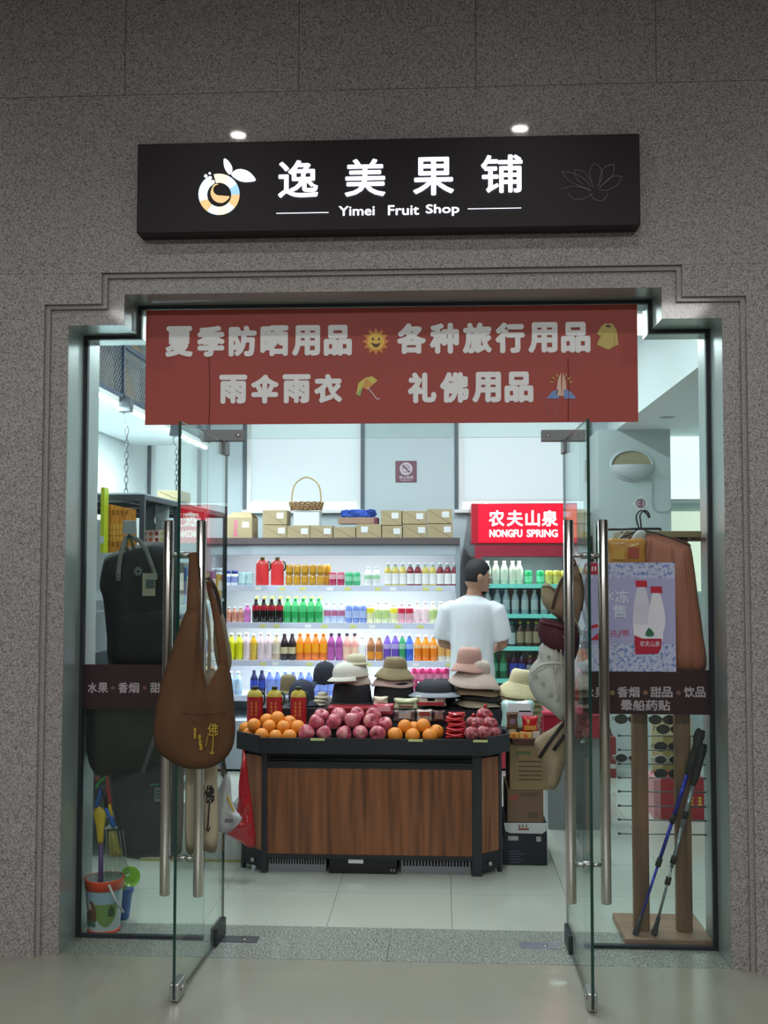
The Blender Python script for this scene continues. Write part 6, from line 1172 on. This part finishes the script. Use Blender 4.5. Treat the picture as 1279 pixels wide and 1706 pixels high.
q = rect_px(1086, 1152, 1196, 1290, 2.98); MB().box(q[0], q[1], 2.98, 3.0, 0, q[3]).build('rack_panel', mat('rack_yellow', 'bdb58a', .6), t)
for k in range(3): qq = rect_px(1104, 1150, 1226 + 22 * k, 1242 + 22 * k, 2.978); MB().box(qq[0], qq[1], 2.974, 2.9795, qq[2], qq[3]).build('card', mat('card_olive', '8c844c', .5), t)
t = thing('red_crate', 'glossy red plastic crate behind the straw hats', 'crate', (PX(960, 2.3, 1180), 2.45, 0)); q = rect_px(905, 1010, 1188, 1230, 2.3)
MB().box(q[0], q[1], 2.3, 2.62, q[2], q[3]).build('crate_wall', mat('crate_red', 'a82038', .25, coat=.3), t, bevel=.01); MB().box(q[0] - .008, q[1] + .008, 2.292, 2.628, q[3] - .02, q[3] + .006).build('crate_rim', mat('crate_rim_pink', 'd84864', .25, coat=.3), t, bevel=.008)
MB().box(q[0] + .03, q[1] - .03, 2.33, 2.6, 0, q[2]).build('crate_stand', mat('stand_grey', '8c9494', .5), t)
# shelf of boards between the fridge and the column, side shelf
q = rect_px(943, 996, 862, 1000, 4.5); t = thing('stock_shelf', 'narrow shelf of cartons beside the red fridge', 'shelving', ((q[0] + q[1]) / 2, 4.7, 0))
for z in (.5, .95, 1.4, 1.8): MB().box(fx1 + .03, cxl - .02, 4.5, 4.95, z - .02, z).build('shelf_board', mat('board_oak', '8c7a5c', .6), t)
for xx in (fx1 + .03, cxl - .04): MB().box(xx, xx + .02, 4.5, 4.95, 0, 2.1).build('side_panel', mat('panel_pale', 'c4ccca', .5), t)
for k, z in enumerate((.95, 1.4, 1.8)):
    b = thing('carton', ['brown carton on the low board of the stock shelf', 'brown carton on the middle board of the stock shelf', 'brown carton on the top board of the stock shelf'][k], 'box', ((fx1 + cxl) / 2, 4.7, z)); MB().box(fx1 + .06, cxl - .06, 4.55, 4.9, z, z + .22).build('box_body', kraft, b, bevel=.003); MB().box(fx1 + .06, cxl - .06, 4.549, 4.55, z + .1, z + .12).build('tape', mat('tape_tan'), b)
# oval wall lamp, cable and paper sticker on the column
c_ = P(1052, 775, 4.45); rx_, rz_ = 34 * 9.1 / 1741, 25 * 9.1 / 1741
lmp = thing('wall_lamp', 'oval white wall lamp with an open top half on the column', 'wall lamp', (c_.x, 4.45, c_.z - rz_))
MB().add([(c_.x + rx_ * math.cos(2 * PI * i / 32), 4.449, c_.z + rz_ * math.sin(2 * PI * i / 32)) for i in range(32)], [list(range(32))]).build('backplate', mat('lamp_cream', 'a89f80', .6), lmp)
MB().tube([(c_.x + rx_ * math.cos(2 * PI * i / 32), 4.445, c_.z + rz_ * math.sin(2 * PI * i / 32)) for i in range(32)], .012, 7, closed=True).build('oval_rim', mat('lamp_white', 'c4cdd2', .4), lmp)
R = []
for j in range(7):
    a_ = j / 6 * PI / 2; R.append([(c_.x + rx_ * math.cos(PI + PI * i / 16) * math.cos(a_ * .999), 4.445 - .1 * math.sin(a_), c_.z + (rz_ * math.sin(PI + PI * i / 16) + .0) * math.cos(a_ * .999)) for i in range(17)])
top_edge = [(c_.x + rx_ * (2 * i / 16 - 1), 4.445 - .1 * math.sqrt(max(0, 1 - (2 * i / 16 - 1) ** 2)), c_.z) for i in range(17)]
MB().loft(R, cap=False, closed_u=False).build('lower_bowl', mat('lamp_white'), lmp)
MB().tube(spline([(c_.x + .11, 4.44, c_.z - rz_), P(1086, 800, 4.44), P(1085, 830, 4.44), P(1090, 850, 4.44), P(1110, 852, 4.44), P(1117, 846, 4.44)], 6), .004, 5).build('lamp_cable', mat('cable_white', 'aab6b8', .5), lmp)
st_ = thing('paper_sticker', 'white diamond paper with a round dark red emblem on the column', 'sticker', P(1067, 854, 4.447))
MB().add([P(x, y, 4.447) for x, y in ((1067, 824), (1081, 839), (1067, 853), (1053, 839))], [(0, 1, 2, 3)]).build('paper', mat('paper_white', 'd8d8dc', .6), st_); q = P(1067, 838.5, 4.445); disc(MB(), q.x, q.z, .042, 4.4455).build('emblem', mat('emblem_maroon', '6a4652', .6), st_); disc(MB(), q.x, q.z, .035, 4.445).build('emblem_field', mat('emblem_pale', 'b8a4ac', .6), st_); m_ = MB(); marks_px(m_, 1, 1061.5, 1072.5, 833, 844.5, 4.4445, 8); m_.build('emblem_character', mat('emblem_maroon'), st_)
# ------------------------------------------------------------------ person at the fridge
def solid(mb, voxel, smooth=2, name='tmp'):
    me = bpy.data.meshes.new(name); me.from_pydata([tuple(p) for p in mb.v], [], mb.f); me.validate()
    bm = bmesh.new(); bm.from_mesh(me); bmesh.ops.recalc_face_normals(bm, faces=bm.faces); bm.to_mesh(me); bm.free()
    o = bpy.data.objects.new(name, me); COL.objects.link(o); r = o.modifiers.new('r', 'REMESH'); r.mode = 'VOXEL'; r.voxel_size = voxel
    s = o.modifiers.new('s', 'SMOOTH'); s.factor = .5; s.iterations = smooth
    bpy.context.view_layer.update(); m2 = bpy.data.meshes.new_from_object(o.evaluated_get(bpy.context.evaluated_depsgraph_get())); bpy.data.objects.remove(o)
    m2.polygons.foreach_set('use_smooth', [True] * len(m2.polygons)); return m2
def ell(mb, c, r, M=None, n=16, k=10):
    Mx = (M or Matrix()) @ Matrix.Translation(c)
    return mb.lathe([(max(1e-5, math.sin(PI * j / k)), -math.cos(PI * j / k)) for j in range(k + 1)], n, M=Mx @ Matrix.Diagonal((r[0], r[1], r[2], 1)), cap=False)
def part_mesh(name, me, m_, par):
    o = bpy.data.objects.new(name, me); COL.objects.link(o); me.materials.clear(); me.materials.append(m_); o.parent = par; me.name = name; return o
PYY = 3.42; pxx = PX(786, PYY, 1000)
pe = thing('person', 'person with short black hair in a white t-shirt facing the fridge', 'person', (pxx, PYY, 0), (0, 0, math.radians(-12)))
pe.scale = (.9, .9, 1)
HY = Matrix.Translation((.04, .015, 1.637)) @ Matrix.Rotation(math.radians(-56), 4, 'Z') @ Matrix.Rotation(math.radians(-6), 4, 'X') @ Matrix.Diagonal((1.2, 1.2, 1.02, 1))
def ring(z, rx, ry, y=0, n=20, x=0): return [(x + rx * math.cos(2 * PI * i / n), y + ry * math.sin(2 * PI * i / n), z) for i in range(n)]
b = MB()
b.loft([ring(.86, .13, .1), ring(.93, .16, .115), ring(1.02, .152, .108), ring(1.12, .142, .102), ring(1.26, .16, .112), ring(1.37, .18, .112), ring(1.43, .165, .095), ring(1.465, .10, .07), ring(1.5, .062, .06, .005, x=.012), ring(1.58, .058, .06, .012, x=.03)])
ell(b, (0, 0, 0), (.074, .094, .113), HY); ell(b, (0, .035, -.055), (.055, .06, .055), HY)
ell(b, (0, .098, -.015), (.013, .018, .024), HY); ell(b, (0, .088, -.058), (.024, .014, .012), HY); ell(b, (0, .08, -.09), (.025, .02, .018), HY); ell(b, (0, .083, .02), (.05, .014, .012), HY)
for s in (-1, 1):
    ell(b, (s * .076, -.005, -.01), (.012, .02, .032), HY); ell(b, (s * .083, -.014, -.004), (.006, .016, .026), HY)
    b.tube([(s * .085, 0, .92), (s * .095, .01, .72), (s * .1, .015, .5), (s * .1, -.01, .3), (s * .1, -.02, .09)], [.088, .075, .056, .052, .036], 14)
    b.loft([ring(.0 + .03, .036, .05, -.02, 14, s * .1), ring(.07, .034, .045, -.02, 14, s * .1), ring(.1, .032, .034, -.02, 14, s * .1)]); ell(b, (s * .105, .06, .035), (.042, .11, .032))
    el = (s * .262, .02, 1.13); wr_ = (s * .175, .25, 1.08)
    b.tube([(s * .165, 0, 1.405), (s * .215, .0, 1.37), (s * .24, .005, 1.25), el], [.05, .056, .048, .04], 14); b.tube([el, (s * .225, .13, 1.105), wr_], [.041, .038, .027], 14); ell(b, el, (.041, .041, .041))
    pc = Vector((s * .155, .3, 1.07)); dr = Vector((-s * .3, .92, -.1)).normalized(); sd_ = Vector((0, 0, 1))
    b.tube([Vector(wr_), pc - dr * .02, pc + dr * .035], [.026, .034, .034], 12, ry=[.02, .017, .015], up=(1, 0, 0))
    for k, (o_, L_) in enumerate(((.027, .07), (.009, .08), (-.009, .075), (-.026, .06))):
        f0 = pc + dr * .03 + sd_ * o_; inn_ = Vector((-s, 0, 0)); b.tube([f0, f0 + dr * L_ * .45, f0 + dr * L_ * .75 + inn_ * .015, f0 + dr * L_ * .85 + inn_ * .035], [.0095, .009, .0085, .007], 8)
    f0 = pc - dr * .02 + sd_ * .026; b.tube([f0, f0 + sd_ * .022 + dr * .02 + Vector((-s * .012, 0, 0)), f0 + sd_ * .026 + dr * .045 + Vector((-s * .024, 0, 0))], [.011, .0105, .009], 8)
skin = mat('skin', 'b48a72', .5, var=.04)
part_mesh('body', solid(b, .0075, 4), skin, pe)
# clothes
t_ = MB()
t_.loft([ring(.84, .195, .14), ring(.92, .195, .142), ring(1.05, .188, .138), ring(1.2, .19, .138), ring(1.33, .205, .135), ring(1.40, .21, .125), ring(1.43, .20, .118), ring(1.465, .135, .092), ring(1.487, .084, .078), ring(1.493, .072, .068)])
for s in (-1, 1): t_.tube([(s * .15, 0, 1.40), (s * .212, .0, 1.375), (s * .245, .005, 1.27), (s * .27, .015, 1.155)], [.068, .08, .078, .078], 16)
me = solid(t_, .011, 5)
for v in me.vertices:
    p = v.co; a_ = max(0, min(1, (1.42 - p.z) * 3)); v.co = p + v.normal * .013 * a_ * (noise.noise(Vector((p.x * 7, p.y * 7, p.z * 3.2))) + .6 * noise.noise(Vector((p.x * 16, p.y * 12, p.z * 7 + 4))))
part_mesh('t_shirt', me, mat('tshirt_white', 'd9e1e7', .85, bump=.06, bscale=200), pe)
c_ = MB().lathe([(.073, 1.476), (.073, 1.494), (.066, 1.496)], 24, cap=False); c_.build('collar', mat('tshirt_rib', 'bcc4ca', .85), pe, world=False)
tr_ = MB(); tr_.loft([ring(.8, .17, .125), ring(.9, .17, .12), ring(.97, .165, .118)])
for s in (-1, 1): tr_.tube([(s * .085, 0, .9), (s * .095, .01, .72), (s * .1, .015, .5), (s * .1, -.01, .3), (s * .1, -.02, .1)], [.1, .09, .076, .07, .066], 14)
part_mesh('trousers', solid(tr_, .013, 4), mat('trouser_dark', '2c3038', .85), pe)
for s in (-1, 1):
    sh = MB().loft([ring(.0, .048, .13, .035, 16, s * .103), ring(.03, .05, .132, .035, 16, s * .103), ring(.07, .045, .1, .01, 16, s * .103), ring(.1, .042, .06, -.02, 16, s * .103)]).build('shoe', mat('shoe_grey', '4a4c50', .6), pe, world=False)
# hair and features on the turned head
hm_ = MB(); n, k = 40, 26; v = []
for j in range(k + 1):
    for i in range(n):
        th = PI * j / k; ph = 2 * PI * i / n; d = Vector((math.sin(th) * math.cos(ph), math.sin(th) * math.sin(ph), math.cos(th)))
        fr_ = d.y                                     # front of the head is local +y
        line = (.5 if fr_ > .45 else -.38 + .75 * max(0, fr_ + .15)) + (.22 if abs(d.x) > .85 else 0) * (1 if fr_ > -.2 else 0)
        on_ = max(0, min(1, (d.z - line) * 7 + .5))
        thick = .93 + on_ * (.12 + .2 * max(0, d.z) ** 1.2 + .05 * max(0, fr_) * max(0, d.z)) + on_ * .035 * noise.noise(d * 9)
        v.append(HY @ Vector((d.x * .074 * thick, d.y * .094 * thick, d.z * .113 * thick)))
f = [(j * n + i, j * n + (i + 1) % n, (j + 1) * n + (i + 1) % n, (j + 1) * n + i) for j in range(k) for i in range(n)]
hm_.add(v, f, 0, True).build('hair', mat('hair_black', '17151a', .6, bump=.5, bscale=160), pe, world=False)
for s in (-1, 1):
    ey = ell(MB(), (s * .031, .083, .004), (.0125, .009, .0085), HY, 12, 8).build('eye', mat('eye_white', 'd8d8d8', .3), pe, world=False)
    ell(MB(), (s * .031, .0905, .004), (.0055, .003, .0055), HY, 10, 6).build('iris', mat('iris_dark', '1c1410', .2), ey, world=False)
    MB().tube([HY @ Vector(p) for p in ((s * .016, .099, .024), (s * .031, .098, .028), (s * .047, .088, .024))], .0032, 6).build('eyebrow', mat('hair_black'), pe, world=False)
MB().tube([HY @ Vector(p) for p in ((-.021, .096, -.058), (0, .104, -.056), (.021, .096, -.058))], .0045, 7).build('lips', mat('lip', '9c6258', .5), pe, world=False)
